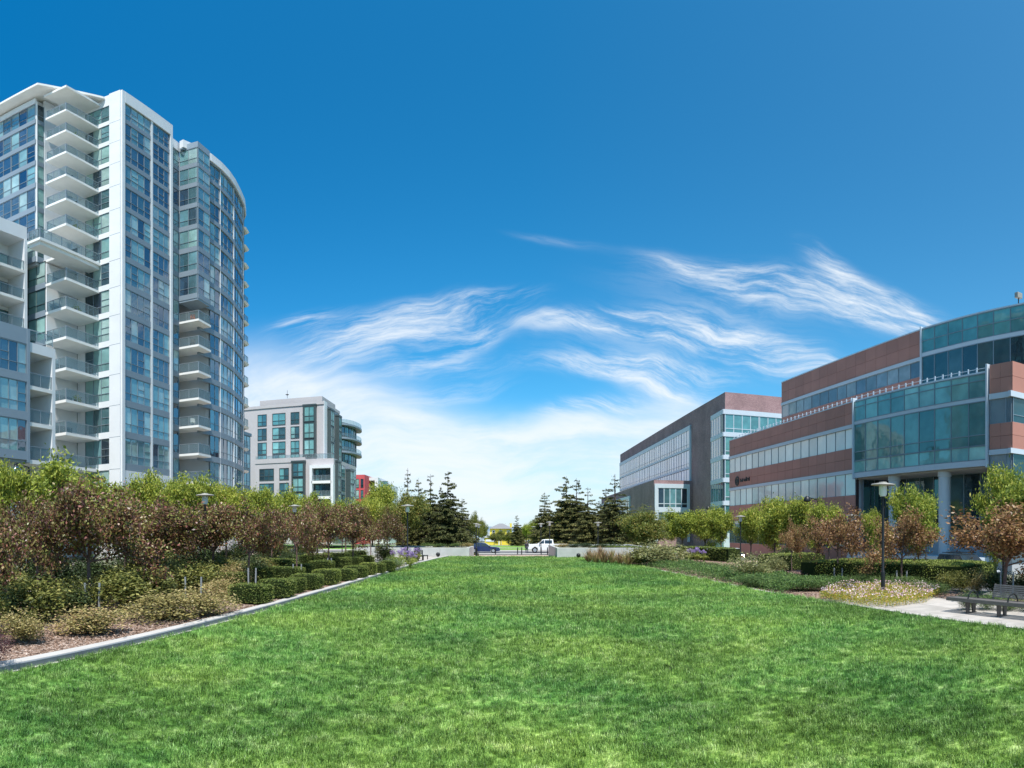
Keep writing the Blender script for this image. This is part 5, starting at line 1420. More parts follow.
# terrace railing: short pale posts with a rail
rl=MB(); tr_=[(x+.5,y) for x,y in full]
for i in range(len(tr_)-1):
    fr,L=segframe(tr_[i],tr_[i+1])
    rl.fbox(fr,0,.12,-.15,-.08,14.6,15.45); rl.fbox(fr,.9,.99,-.15,-.08,14.6,15.45); rl.fbox(fr,0,L,-.13,-.10,15.3,15.33)
rl.build('terrace_railing',M['metalwhite'],B8)
window(B8,frame((30.65,46.42),(33.3,46.42),1)[0],.05,2.6,.6,7.3,2,M['g_teal'],M['dframe'],ws,1,d=.1,tr=.3,sash=False,tonefn=dkt)
flush(ws,B8,M['g_teal'],M['frame'])
# company sign: ring emblem and small lettering
sg=MB(); fr,L=segframe(lowA[1],lowA[2])
for k in range(20):
    a=2*PI*k/20; b_=2*PI*(k+1)/20
    def P(rad,t): return (.9+rad*math.cos(t),9.05+rad*math.sin(t))
    (s0,z0),(s1,z1),(s2,z2),(s3,z3)=P(.62,a),P(.62,b_),P(.46,b_),P(.46,a)
    def W(s,z,d): return (fr[0][0]+fr[1][0]*s+fr[2][0]*d,fr[0][1]+fr[1][1]*s+fr[2][1]*d,z)
    sg.hexa([W(s3,z3,.12),W(s2,z2,.12),W(s1,z1,.12),W(s0,z0,.12),W(s3,z3,.2),W(s2,z2,.2),W(s1,z1,.2),W(s0,z0,.2)])
for s_,z_,w_,h_ in ((.62,8.8,.16,.5),(.84,8.7,.12,.7),(1.02,8.85,.16,.42)): sg.fbox(fr,s_,s_+w_,.12,.19,z_,z_+h_)
sg.build('sign_emblem',M['black'],B8); sg=MB()
for s_,z_,w_,h_ in (
    (1.9,8.85,.12,.42),(2.1,8.95,.12,.12),(2.1,8.83,.34,.1),(2.32,8.93,.12,.22),(2.55,8.83,.12,.40),(2.7,9.0,.26,.1),(3.05,8.83,.1,.3),(3.15,8.83,.28,.1),(3.33,8.93,.1,.24),(3.6,8.83,.12,.55),(3.85,8.83,.12,.34),(3.85,9.1,.3,.1),(4.3,8.83,.12,.34),(4.5,8.83,.12,.5)):
    sg.fbox(fr,s_,s_+w_,.12,.19,z_,z_+h_)
sg.build('sign_lettering',M['black'],B8)
# roof floodlight on its mast
x_,y_=at(1018.5,53); ff_=thing('roof_floodlight','pale box light on a thin mast above the office roof edge','light',(x_,y_,22.4))
q=MB(); q.tube((0,0,0),(0,0,1.75),.05); q.build('mast',M['black'],ff_); q=MB(); q.box(-.32,-.2,1.75,.32,.2,2.3); q.build('lamp_head',M['lampcap'],ff_,bevel=.04)

# ================================================================== yellow house
M['yellow']=mat('yellow_paint',(.72,.58,.06),.7,noise=.04,nscale=.5)
M['roofgrey']=mat('grey_shingles',(.20,.20,.21),.9,noise=.15,nscale=3)
hx,hy=at(497.5,252); hz=H(hx,hy)
B9=thing('yellow_house','small yellow two-storey house with grey hipped roof, far beyond the street','building',(hx,hy,hz))
b=MB(); b.box(-3.2,0,-.5,6.0,8,6.9); b.box(-5.2,-3,-.5,1.4,0,3.2); b.build('wall',M['yellow'],B9)
b=MB(); e=.7
b.hexa([(-3.2-e,-e,6.9),(6+e,-e,6.9),(6+e,8+e,6.9),(-3.2-e,8+e,6.9),(.6,3.6,9.1),(2.2,3.6,9.1),(2.2,4.4,9.1),(.6,4.4,9.1)])
r_=b.build('roof',M['roofgrey'],B9)
b=MB(); b.box(-5.5,-3.4,3.2,1.9,0,3.7); b.box(-4.8,-3.15,1.5,-.9,-3.0,2.4); b.build('porch_trim',M['white_wall'],B9)
b=MB(); b.box(5.2,3,7.4,6.0,3.8,9.2); b.build('chimney',M['yellow'],B9)
wsx=WinStuff(); f9,_=frame((-3.2,0),(6,0),1)
for a in (1.0,3.9,7.2): window(B9,f9,a,a+1.1,4.4,6.1,1,M['g_blue'],M['white_wall'],wsx,0,d=.06,tr=.5,sash=False,fw=.14)
b=MB(); b.box(.5,-3.3,-.4,.9,-2.9,3.2); b.box(1.4,-3.2,-.4,1.7,-2.9,3.2); b.build('porch_post',M['white_wall'],B9)
# ------------------------------------------------------------------ lamp posts
def lamp(x,y,h,label,group='tall park lamp posts'):
    z=H(x,y); k=h/4.46
    t=thing('lamp_post',label,'lamp post',(x,y,z),0,group,(1 if k>.8 else k,1 if k>.8 else k,k))
    if not LP:
        a=MB(); a.lathe([(.085,-.1),(.085,.95),(.075,1.0),(.055,1.03),(.052,3.78),(.07,3.8),(.07,3.9)],n=16); LP.append(a.build('post',M['black'],None,smooth=True).data); bpy.data.objects.remove(bpy.data.objects['post'])
        a=MB(); a.lathe([(.11,3.9),(.155,4.0),(.155,4.33),(.13,4.34)],n=20); o=a.build('lamp_shade',M['lampwhite'],None,smooth=True); LP.append(o.data); bpy.data.objects.remove(o)
        a=MB(); a.lathe([(.14,4.341),(.46,4.33),(.47,4.345),(.44,4.38),(.16,4.43),(.15,4.46),(.05,4.462)],n=28); o=a.build('lamp_cap',M['lampcap'],None,smooth=True); LP.append(o.data); bpy.data.objects.remove(o)
    for n_,me in zip(('post','lamp_shade','lamp_cap'),LP): link(n_,me,t)
    return t
LP=[]
for px,r,h,lb in [(883,23.2,4.46,'tallest-looking black lamp post with round cap, rising from the pink flower bed'),
 (852,43.5,4.46,'black lamp post with round cap before the red-brown offices, left of the nearest one'),
 (740.5,54,4.46,'black lamp post with round cap among the green trees before the red-brown offices'),
 (598,71,4.0,'black lamp post with round cap behind the bronze flax and right planter'),
 (549.7,76,4.3,'lamp post standing in front of the rear of the white pickup cab'),
 (541,84,4.3,'lamp post standing in front of the pickup door'),
 (533.5,110,4.2,'thin lamp post beyond the street, left of the pickup bonnet'),
 (476.3,84,4.3,'lamp post crossing the middle of the blue saloon car, left one of a pair'),
 (478.8,92,4.2,'lamp post crossing the middle of the blue saloon car, right one of a pair'),
 (407.5,43.5,4.46,'black lamp post rising from the purple agapanthus at the left lawn edge'),
 (294.6,44,4.46,'lamp post sticking out of the plum trees before the grey-pink apartment house'),
 (205,30.3,4.46,'lamp post sticking out of the plum trees under the tower')]:
    x,y=at(px,r); lamp(x,y,h,lb)
# globe lamp
x,y=at(16,30); t=thing('globe_lamp','silver globe lamp hanging before the lowest balconies at the left edge','lamp',(x,y,0))
q=MB(); q.tube((.0,.9,0),(0,.9,5.8),.06,.05,10); q.tube((0,.9,5.8),(0,0,5.95),.03,.03,8); q.build('post',M['black'],t)
q=MB(); q.lathe([(.02,5.95),(.09,5.93),(.10,5.83),(.26*math.sin(.5),5.55+.26*math.cos(.5))],n=16); q.build('lamp_cap',M['black'],t)
q=MB(); q.lathe([(.26*math.sin(PI*i/14)+.001,5.55-.26*math.cos(PI*i/14)) for i in range(15)],n=24)
q.build('globe',mat('globe_chrome',(.55,.57,.6),.12,metal=1),t,smooth=True)
# street lights
def streetlight(px,r,pyt,dx,label):
    x,y=at(px,r); z=H(x,y); h=ztop(pyt,r)-z
    t=thing('street_light',label,'street light',(x,y,z)); q=MB(); q.tube((0,0,-.1),(0,0,h),.10,.06,10); q.tube((0,0,h-.15),(dx,0,h+.05),.04,.04,8); q.build('post',M['black'],t)
    q=MB(); q.lathe([(.05,-.35),(.28,-.28),(.30,-.2),(.2,.02),(.08,.12)],(dx,0,h),n=18); q.build('lamp_head',M['black'],t,smooth=True)
streetlight(818,46,498,-.95,'street light with a side arm, dark against the office windows')
streetlight(708,70,507,0.01,'street light with domed head between the purple-brick and red-brown buildings')

# ------------------------------------------------------------------ tree stakes
def stakes(px1,px2,pyt,pyb,label,rr=None,zb=.1):
    r=rr or gr(pyb,zb); (x1,y1),(x2,y2)=at(px1,r),at(px2,r); h=max(.7,ztop(pyt,r)-zb)
    t=thing('tree_stakes',label,'tree stake',((x1+x2)/2,(y1+y2)/2,zb),0,'pairs of tree stakes')
    d=((x2-x1)/2,(y2-y1)/2)
    for s in (-1,1):
        q=MB(); q.tube((s*d[0],s*d[1],-.1),(s*d[0]+.02*s,s*d[1],h),.035,.035,10); q.build('stake',M['stake'],t)
stakes(85.5,99,583,614,'pair of grey stakes at the trunk of the biggest left plum tree')
stakes(152,159,560,590,'pair of grey stakes in the dark shrubs under the plum trees, second from the left')
stakes(185.6,200.8,577,600,'pair of grey stakes without a trunk between them, above the straw-coloured shrub')
stakes(248.6,255.5,568,590,'pair of grey stakes just behind the first clipped hedge blocks')
stakes(293.5,301,564,581,'pair of grey stakes between the clipped hedge rows, left of the thickest trunk')
stakes(328,331,558,572,'pair of close-set stakes at a dark trunk above the clipped hedges')
stakes(209.5,214,560,580,'pair of thin stakes under plum crowns near the lamp',None)
stakes(834.5,842,574,589,'pair of grey stakes at the rust-leaved tree left of the tall lamp post',30.0,0)
stakes(897,906.5,573,591,'pair of grey stakes at the rust-leaved tree right of the tall lamp post',28.0,0)
stakes(1001,1013,572,594,'pair of grey stakes at the tree behind the bench',23.3,0)
stakes(64,72.5,582,602,'pair of dark stakes left of the biggest left plum tree')

# ------------------------------------------------------------------ bench
M['benchmetal']=mat('bench_slat_metal',(.17,.155,.145),.5,metal=.35,noise=.15,nscale=6)
M['benchleg']=mat('bench_cast_legs',(.085,.075,.07),.5,metal=.3,noise=.1,nscale=6)
bx,by=12.72,14.1; ang=math.atan2(-4.9,.55)       # bench axis direction
t=thing('bench','long grey slatted metal bench on the path at the right edge','bench',(bx,by,.034),ang)
# local x along the bench, local y to the lawn side is negative after rotation -> check: axis points to -Y world, local +y points to +X (away from lawn)
Lb=5.2
q=MB()
for i in range(9):
    y0=-.28+i*.062; zz=.43+.012*math.cos(i/8*PI)
    q.box(0,y0,zz,Lb,y0+.045,zz+.022)
q.box(0,-.30,.36,Lb,-.285,.452); q.box(0,.275,.38,Lb,.29,.452); q.box(0,-.28,.40,.02,.275,.45); q.build('seat',M['benchmetal'],t)
q=MB()
for i in range(7):
    z=.52+i*.056; y=.30+i*.018; q.hexa([(1.35,y,z),(Lb,y,z),(Lb,y+.02,z),(1.35,y+.02,z),(1.35,y+.014,z+.04),(Lb,y+.014,z+.04),(Lb,y+.034,z+.04),(1.35,y+.034,z+.04)])
for xx in (1.35,2.55,3.75,Lb-.04): q.hexa([(xx,.315,.44),(xx+.04,.315,.44),(xx+.04,.35,.44),(xx,.35,.44),(xx,.44,.91),(xx+.04,.44,.91),(xx+.04,.47,.91),(xx,.47,.91)])
q.build('backrest',M['benchmetal'],t)
for xx in (.75,1.95,3.15,4.35):
    q=MB()
    for sy in (-1,1):
        y0=-.14 if sy<0 else .15
        q.hexa([(xx-.03,y0-.06,0),(xx+.03,y0-.06,0),(xx+.03,y0+.06,0),(xx-.03,y0+.06,0),(xx-.03,y0-.10,.38),(xx+.03,y0-.10,.38),(xx+.03,y0+.10,.38),(xx-.03,y0+.10,.38)])
    q.box(xx-.032,-.25,.34,xx+.032,.27,.40); q.box(xx-.05,-.22,0,xx+.05,.25,.02)
    q.build('leg',M['benchleg'],t,bevel=.01)
for xx in (.85,2.35,3.85):
    q=MB(); P_=[]
    for i in range(13):
        a=PI*i/12; P_.append((xx,.0-.24*math.cos(a),.45+.24*math.sin(a)))
    for a,b_ in zip(P_,P_[1:]): q.tube(a,b_,.022,.022,8)
    q.build('armrest',M['black'],t,smooth=True)

# ------------------------------------------------------------------ planters and what stands by them
def planter(x0,x1,y0,y1,h,label):
    t=thing('planter_wall',label,'planter',((x0+x1)/2,y0,H((x0+x1)/2,y0)))
    cx_=(x0+x1)/2; q=MB(); w=.3
    a,b_=x0-cx_,x1-cx_; d=y1-y0
    n=max(2,int((b_-a)/2.4))
    for i in range(n):
        s0=a+(b_-a)*i/n; s1=a+(b_-a)*(i+1)/n-.012; q.box(s0,0,-1.5,s1,w,h)
    q.box(a,w+.002,-1.5,a+w,d,h); q.box(b_-w-.012,w+.002,-1.5,b_-.012,d,h)
    q.box(a,d+.002,-1.5,b_,d+w,h)
    q.build('wall',M['wallconc'],t,bevel=.012)
    q=MB(); q.box(a+w,w,-1,b_-w-.02,d,h-.12); q.build('soil',M['soil'],t)
    return t
planter(-15.5,-4.1,57.6,64,.93,'long pale concrete planter wall at the far left end of the lawn')
planter(4.15,13.5,55.2,68,.93,'pale concrete planter wall at the far right end of the lawn, its left end in shade')
def sphere_bin(px,r,label):
    x,y=at(px,r); t=thing('ground_light',label,'light',(x,y,H(x,y)),0,'small round lights at the planter walls'); q=MB()
    q.lathe([(.06,0),(.06,.12)]+[(.2*math.sin(.4+2.5*i/8),.3-.2*math.cos(.4+2.5*i/8)) for i in range(9)],n=16); q.build('lamp_head',M['black'],t,smooth=True)
    q=MB(); q.box(-.2,-.2,-.02,.2,.2,.02); q.build('base_plate',M['concrete'],t)
sphere_bin(438,56.6,'small round black light in front of the left planter wall'); sphere_bin(578.5,54.4,'small round black light in front of the right planter wall')
x,y=at(417,53); t=thing('litter_bin','dark litter bin at the left edge of the far path','bin',(x,y,.05)); q=MB(); q.lathe([(.26,0),(.27,.03),(.27,.82),(.25,.86)],n=20); q.build('body',M['black'],t,smooth=True); q=MB(); q.lathe([(.29,.90),(.29,.95),(.08,1.05)],n=20); q.tube((.2,0,.8),(.2,0,.92),.02); q.tube((-.2,0,.8),(-.2,0,.92),.02); q.build('lid',M['black'],t)
x,y=at(423,49.5); t=thing('bench','low black bench at the left side of the far path','bench',(x,y,.055),math.radians(85)); q=MB()
for i in range(6): q.box(-.9,-.25+i*.085,.42,.9,-.19+i*.085,.45)
q.build('seat',M['black'],t)
q=MB()
for i in range(4): q.box(-.9,.27+i*.01,.52+i*.09,.9,.29+i*.01,.58+i*.09)
q.build('backrest',M['black'],t)
for s in (-.75,.75): q=MB(); q.box(s-.04,-.24,0,s+.04,-.18,.42); q.box(s-.04,.2,0,s+.04,.26,.86); q.box(s-.04,-.24,.38,s+.04,.26,.42); q.build('leg',M['black'],t)
def bollard(px,pyb,r,h,label,w=.09,base=False):
    x,y=at(px,r); t=thing('bollard',label,'bollard',(x,y,H(x,y)+(.02 if y>57 else 0)),0,'bollards on the far plaza'); q=MB(); q.lathe([(w,0),(w,h*.86),(w*.75,h*.88),(w*.75,h*.93),(w,h*.94),(w*.8,h)],n=14); q.build('post',M['black'],t,smooth=True)
    if base: q=MB(); q.lathe([(.24,-.05),(.24,.05)],n=18); q.build('base_plate',M['concrete'],t)
bollard(476.4,556,58,.95,'black bollard with pale base at the middle of the far lawn edge',.11,True)
for px,r,lb in ((495.5,80,'bollard in front of the blue saloon bonnet'),(517.6,80,'left of two bollards before the park lawn'),(521.7,79,'right of two bollards before the park lawn'),(541.2,80,'bollard in front of the pickup door'),(547.5,78,'bollard at the corner of the right planter wall')): bollard(px,0,r,1.0,lb,.07)

# ------------------------------------------------------------------ vehicles
M['carblue']=mat('blue_car_paint',(.012,.028,.10),.18,spec=.6); M['carwhite']=mat('white_car_paint',(.78,.78,.78),.25,spec=.6); M['cardark']=mat('dark_car_paint',(.03,.04,.045),.2,spec=.6)
M['carsilver']=mat('silver_car_paint',(.55,.60,.60),.25,metal=.4)
M['carglass']=mat('car_glass',(.02,.03,.04),.05,spec=.8); M['tyre']=mat('tyre_rubber',(.02,.02,.02),.85); M['rim']=mat('alloy_rim',(.55,.56,.58),.3,metal=.7); M['taillight']=mat('tail_light',(.45,.02,.02),.3); M['headl']=mat('head_light',(.75,.77,.78),.15)
def sideprofile(name,pts,w,m,par,inset=None):
    """body from a side outline (x,z), width w; inset(z) narrows the upper part"""
    bm=bmesh.new(); rows=[]
    for sy,f in ((-1,1),(-.94,1.0),(.94,1.0),(1,1)):
        pass
    v=[[],[]]
    for k,sy in enumerate((-1,1)):
        for x,z in pts:
            ww=w/2*(inset(z) if inset else 1); v[k].append(bm.verts.new((x,sy*ww,z)))
    n=len(pts); bm.faces.new(v[0][::-1]) ; bm.faces.new(v[1])
    for i in range(n):
        j=(i+1)%n; bm.faces.new((v[0][i],v[0][j],v[1][j],v[1][i]))
    bmesh.ops.triangulate(bm,faces=[f for f in bm.faces if len(f.verts)>4]); bmesh.ops.recalc_face_normals(bm,faces=bm.faces)
    me=bpy.data.meshes.new(name); bm.to_mesh(me); bm.free(); me.materials.append(m); o=link(name,me,par); b_=o.modifiers.new('bevel','BEVEL'); b_.width=.05; b_.segments=3; b_.limit_method='ANGLE'; b_.angle_limit=math.radians(35); return o
def wheel(par,x,y,rad,w=.22):
    q=MB(); s=1 if y>0 else -1
    q.tube((x,y-s*w,rad),(x,y,rad),rad,rad,24); o=q.build('wheel',M['tyre'],par)
    q=MB(); q.tube((x,y-s*.02,rad),(x,y+s*.012,rad),rad*.66,rad*.62,20); 
    q.build('rim',M['rim'],o)
def saloon(label,x,y,rz,paint,suv=False,z=None):
    t=thing('parked_car',label,'car',(x,y,H(x,y)+.012 if z is None else z),rz)
    h=1.45 if not suv else 1.72; hb=.92 if not suv else 1.05
    prof=[(2.3,.32),(2.36,.55),(2.28,.74),(1.9,.84),(1.05,hb),(-1.55,hb+.03),(-2.2,hb-.02),(-2.34,.7),(-2.32,.34),(-1.85,.24),(-1.75,.5),(-1.38,.68),(-1.0,.5),(-.92,.24),(.95,.22),(1.03,.5),(1.38,.68),(1.75,.5),(1.84,.24)]
    sideprofile('body',prof,1.8,paint,t)
    top=[(1.0,hb-.02),(.25,h-.04),(-.2,h),(-1.0,h-.02) if not suv else (-1.9,h-.02),(-1.85,hb+.1) if not suv else (-2.2,hb),(-2.0,hb-.02)]
    ins=lambda z:.94-.16*(z-hb)/(h-hb)
    c=sideprofile('cabin_glass',top,1.8,M['carglass'],t,ins)
    roof=[(.2,h-.035),(-.2,h+.012),(-1.0,h-.005) if not suv else (-1.9,h-.005),(-1.05,h-.06) if not suv else (-1.95,h-.07),(.16,h-.09)]
    sideprofile('roof',roof,1.8,paint,t,lambda z:ins(z)+.012)
    for s in (-1,1):
        for xa,xb in ((1.0,.2),(-.35,-.42),(-1.25,-1.32) if not suv else (-1.2,-1.27)):
            q=MB(); wz=lambda z:s*(.9*ins(z)+.006)
            xt=xb if xa<.9 else .2
            q.hexa([(xt-.05 if xa<.9 else xa-.06,wz(hb),hb-.01),(xa,wz(hb),hb-.01),(xa,wz(hb)-.03*s,hb-.01),(xa-.06,wz(hb)-.03*s,hb-.01),(xt-.05,wz(h-.05),h-.04),(xt+.02,wz(h-.05),h-.04),(xt+.02,wz(h)-.03*s,h-.04),(xt-.05,wz(h)-.03*s,h-.04)])
            q.build('window_pillar',paint,t)
        for wx_ in (1.38,-1.38): wheel(t,wx_,s*.88,.33)
        q=MB(); q.box(2.1,s*.55,.62,2.335,s*.84,.74) if s>0 else q.box(2.1,-.84,.62,2.335,-.55,.74); q.build('headlight',M['headl'],t,bevel=.02)
        q=MB(); y0,y1=sorted((s*.5,s*.88)); q.box(-2.355,y0,.68,-2.2,y1,.84); q.build('tail_light',M['taillight'],t,bevel=.02)
        q=MB(); y0,y1=sorted((s*.9,s*1.02)); q.box(.75,y0,.93,.93,y1,1.05); q.build('wing_mirror',paint,t,bevel=.02)
    return t
x,y=at(484,87.4); saloon('dark blue saloon car on the street beyond the left planter',x,y,0,M['carblue'],z=H(x,y)+.02)
# pickup facing left
x,y=at(547.5,88); t=thing('pickup_truck','white crew-cab pickup on the street, partly behind the right planter','pickup',(x,y,H(x,y)+.02),PI)
prof=[(2.95,.5),(2.98,.75),(2.92,1.12),(2.75,1.2),(1.6,1.28),(-.75,1.30),(-2.95,1.30),(-2.98,.75),(-2.95,.55),(-2.4,.45),(-2.33,.7),(-1.95,.92),(-1.55,.7),(-1.48,.42),(1.42,.40),(1.5,.7),(1.9,.92),(2.3,.7),(2.38,.45)]
sideprofile('body',prof,2.0,M['carwhite'],t)
top=[(1.55,1.25),(.75,1.90),(.4,1.95),(-.75,1.95),(-.85,1.25)]; ins=lambda z:.96-.12*(z-1.25)/.7
sideprofile('cabin',top,2.0,M['carwhite'],t,ins)
for s in (-1,1):
    q=MB()
    def W(x_,z_): return (x_,s*(1.0*ins(z_)+.008),z_)
    for a in ([(1.22,1.34),(.55,1.34),(.55,1.85),(.72,1.85)],[(.45,1.34),(-.62,1.34),(-.62,1.83),(.45,1.85)]): 
        pts_=[W(*p) for p in a]; q.poly(pts_ if s<0 else pts_[::-1])
    q.build('side_window',M['carglass'],t)
    for wx_ in (1.9,-1.95): wheel(t,wx_,s*1.0,.40,.26)
    q=MB(); y0,y1=sorted((s*.6,s*.96)); q.box(2.8,y0,.9,2.965,y1,1.1); q.build('headlight',M['headl'],t,bevel=.02)
    q=MB(); y0,y1=sorted((s*.85,s*1.005)); q.box(-2.985,y0,.9,-2.85,y1,1.2); q.build('tail_light',M['taillight'],t,bevel=.01)
    q=MB(); y0,y1=sorted((s*1.0,s*1.2)); q.box(1.05,y0,1.3,1.2,y1,1.52); q.build('wing_mirror',M['black'],t,bevel=.02)
q=MB(); q.quad((1.5,-.88,1.32),(1.5,.88,1.32),(.85,.82,1.86),(.85,-.82,1.86)); q.build('windscreen',M['carglass'],t); t.children[-1].location=(.03,0,.02)
q=MB(); q.box(-2.85,-.85,1.302,-.95,.85,1.312); q.build('truck_bed',M['black'],t)
# cars over the right-hand hedges
x,y=at(966,39); saloon('dark estate car with roof bars, only its roof showing over the long hedge',x,y,math.radians(-92),M['cardark'],True)
q=MB()
for s in (-.62,.62): q.tube((.3,s,1.8),(-1.7,s,1.8),.025); 
for xx in (.1,-1.3): q.tube((xx,-.62,1.83),(xx,.62,1.83),.025)
q.build('roof_bars',M['black'],scene.objects[[o.name for o in scene.objects if o.get('label','').startswith('dark estate')][0]])
x,y=at(730,57); saloon('silver car parked behind the hedge below the red-brown offices',x,y,math.radians(80),M['carsilver'],False)

# ------------------------------------------------------------------ person by the pickup
def skin(name,verts,edges,rad,m,par,sub=2):
    me=bpy.data.meshes.new(name); me.from_pydata(verts,edges,[]); me.materials.append(m)
    o=link(name,me,par); mo=o.modifiers.new('skin','SKIN'); mo.use_smooth_shade=True
    for i,r in enumerate(rad): me.skin_vertices[0].data[i].radius=(r,r) if not isinstance(r,tuple) else r
    me.skin_vertices[0].data[0].use_root=True
    s=o.modifiers.new('sub','SUBSURF'); s.levels=1; s.render_levels=sub
    return o
M['skinm']=mat('skin',(.42,.26,.19),.6); M['coat']=mat('dark_jacket',(.02,.022,.03),.8); M['jeans']=mat('dark_trousers',(.045,.055,.08),.85); M['hairm']=mat('dark_hair',(.02,.015,.012),.7)
x,y=at(526.8,84.3); t=thing('person','person in dark jacket and dark trousers walking on the pavement by the pickup bonnet','person',(x,y,H(x,y)+.02),math.radians(100))
V_=[(0,0,.92),(0,0,1.1),(0,0,1.34),(0,0,1.47),(.01,0,1.56),(.02,0,1.64),(.01,0,1.71),(0,.19,1.37),(-.05,.23,1.12),(.06,.24,.90),(.10,.235,.82),(0,-.19,1.37),(.02,-.23,1.12),(.12,-.22,.92),(.16,-.21,.84),(0,.09,.88),(.12,.10,.50),(.02,.10,.10),(.16,.11,.04),(0,-.09,.88),(-.06,-.10,.50),(-.24,-.10,.13),(-.12,-.10,.04)]
E_=[(0,1),(1,2),(2,3),(3,4),(4,5),(5,6),(2,7),(7,8),(8,9),(9,10),(2,11),(11,12),(12,13),(13,14),(0,15),(15,16),(16,17),(17,18),(0,19),(19,20),(20,21),(21,22)]
R_=[.13,.12,.14,.055,.085,.095,.07,.065,.05,.035,.03,.065,.05,.035,.03,.09,.06,.04,.035,.09,.06,.04,.035]
skin('body',V_,E_,R_,M['skinm'],t)
ji=[0,1,2,3,7,8,9,11,12,13]; mp_={a:i for i,a in enumerate(ji)}
skin('jacket',[V_[i] for i in ji],[(mp_[a],mp_[b_]) for a,b_ in E_ if a in mp_ and b_ in mp_],[R_[i]+.022 for i in ji],M['coat'],t)
ti=[0,15,16,17,19,20,21]; mp_={a:i for i,a in enumerate(ti)}
skin('trousers',[V_[i] for i in ti],[(mp_[a],mp_[b_]) for a,b_ in E_ if a in mp_ and b_ in mp_],[R_[i]+.02 for i in ti],M['jeans'],t)
q=MB(); q.lathe([(.10*math.sin(.02+1.7*i/8),.10*math.cos(.02+1.7*i/8)*1.1) for i in range(9)],(-.01,0,1.655),n=16); q.build('hair',M['hairm'],t,smooth=True)
for s in (-1,1):
    q=MB(); fx_,fz=(.02,.0) if s>0 else (-.24,.02); q.box(fx_-.08,s*.10-.05,fz,fx_+.2,s*.10+.05,fz+.09); q.build('shoe',M['black'],t,bevel=.03)

# ------------------------------------------------------------------ world, sun, camera
sun_el=math.radians(64); sun_az=math.radians(164)      # clockwise from +Y
w=bpy.data.worlds.new('World'); scene.world=w; w.use_nodes=True
nt=w.node_tree; N=nt.nodes; L=nt.links
bg=N['Background']; bg.inputs['Strength'].default_value=.10
sky=N.new('ShaderNodeTexSky'); sky.sky_type='NISHITA'; sky.sun_disc=False; sky.sun_elevation=sun_el; sky.sun_rotation=sun_az; sky.altitude=0; sky.air_density=1.0; sky.dust_density=.6; sky.ozone_density=3.0
tc=N.new('ShaderNodeTexCoord'); sx=N.new('ShaderNodeSeparateXYZ'); L.new(tc.outputs['Generated'],sx.inputs[0])
def mth(op,a,b=None,c=None,clamp=False):
    n=N.new('ShaderNodeMath'); n.operation=op; n.use_clamp=clamp
    for i,v in enumerate((a,b,c)):
        if v is None: continue
        if isinstance(v,(int,float)): n.inputs[i].default_value=v
        else: L.new(v,n.inputs[i])
    return n.outputs[0]
azn=mth('ARCTAN2',sx.outputs[0],sx.outputs[1]); eln=mth('ARCSINE',sx.outputs[2])
# cloud field in bearing/elevation (radians)
cb=N.new('ShaderNodeCombineXYZ'); L.new(azn,cb.inputs[0]); L.new(eln,cb.inputs[1])
wn=N.new('ShaderNodeTexNoise'); wn.inputs['Scale'].default_value=2.6; wn.inputs['Detail'].default_value=4; L.new(cb.outputs[0],wn.inputs['Vector'])
ws_=N.new('ShaderNodeVectorMath'); ws_.operation='MULTIPLY_ADD'; L.new(wn.outputs['Color'],ws_.inputs[0]); ws_.inputs[1].default_value=(.22,.16,0); ws_.inputs[2].default_value=(-.11,-.08,0)
wa=N.new('ShaderNodeVectorMath'); L.new(cb.outputs[0],wa.inputs[0]); L.new(ws_.outputs[0],wa.inputs[1])
def streak(angle,sx_,sy_,loc,detail=9,rough=.62,dist=0):
    mp=N.new('ShaderNodeMapping'); mp.inputs['Rotation'].default_value=(0,0,math.radians(-angle)); mp.inputs['Scale'].default_value=(1,1,1); L.new(wa.outputs[0],mp.inputs[0])
    m2=N.new('ShaderNodeMapping'); m2.inputs['Scale'].default_value=(sx_,sy_,1); m2.inputs['Location'].default_value=loc; L.new(mp.outputs[0],m2.inputs[0])
    n=N.new('ShaderNodeTexNoise'); n.inputs['Scale'].default_value=1; n.inputs['Detail'].default_value=detail; n.inputs['Roughness'].default_value=rough; n.inputs['Distortion'].default_value=dist; L.new(m2.outputs[0],n.inputs['Vector'])
    return n.outputs['Fac']
wsx_=N.new('ShaderNodeSeparateXYZ')
wb=N.new('ShaderNodeVectorMath'); wsm=N.new('ShaderNodeVectorMath'); wsm.operation='MULTIPLY_ADD'; L.new(wn.outputs['Color'],wsm.inputs[0]); wsm.inputs[1].default_value=(.12,.10,0); wsm.inputs[2].default_value=(-.06,-.05,0)
L.new(cb.outputs[0],wb.inputs[0]); L.new(wsm.outputs[0],wb.inputs[1]); L.new(wb.outputs[0],wsx_.inputs[0])
def blob(px,py,rx_,ry_,ang,wgt,pw=1.0):
    a0,e0=az(px),el(py); ca,sa=math.cos(math.radians(ang)),math.sin(math.radians(ang))
    dx=mth('SUBTRACT',wsx_.outputs[0],a0); dy=mth('SUBTRACT',wsx_.outputs[1],e0)
    u=mth('ADD',mth('MULTIPLY',dx,ca/(rx_/F)),mth('MULTIPLY',dy,sa/(rx_/F)))
    v=mth('ADD',mth('MULTIPLY',dx,-sa/(ry_/F)),mth('MULTIPLY',dy,ca/(ry_/F)))
    d=mth('ADD',mth('MULTIPLY',u,u),mth('MULTIPLY',v,v))
    return mth('MULTIPLY',mth('EXPONENT',mth('MULTIPLY',d,-1)),wgt)
def total(bl):
    s=None
    for b in bl: s=blob(*b) if s is None else mth('ADD',s,blob(*b))
    return s
sA=streak(14,5,38,(3,1,0),10,.68); sB=streak(-12,5,34,(7,4,2),10,.68); sC=streak(3,4,16,(1,9,4),9,.62)
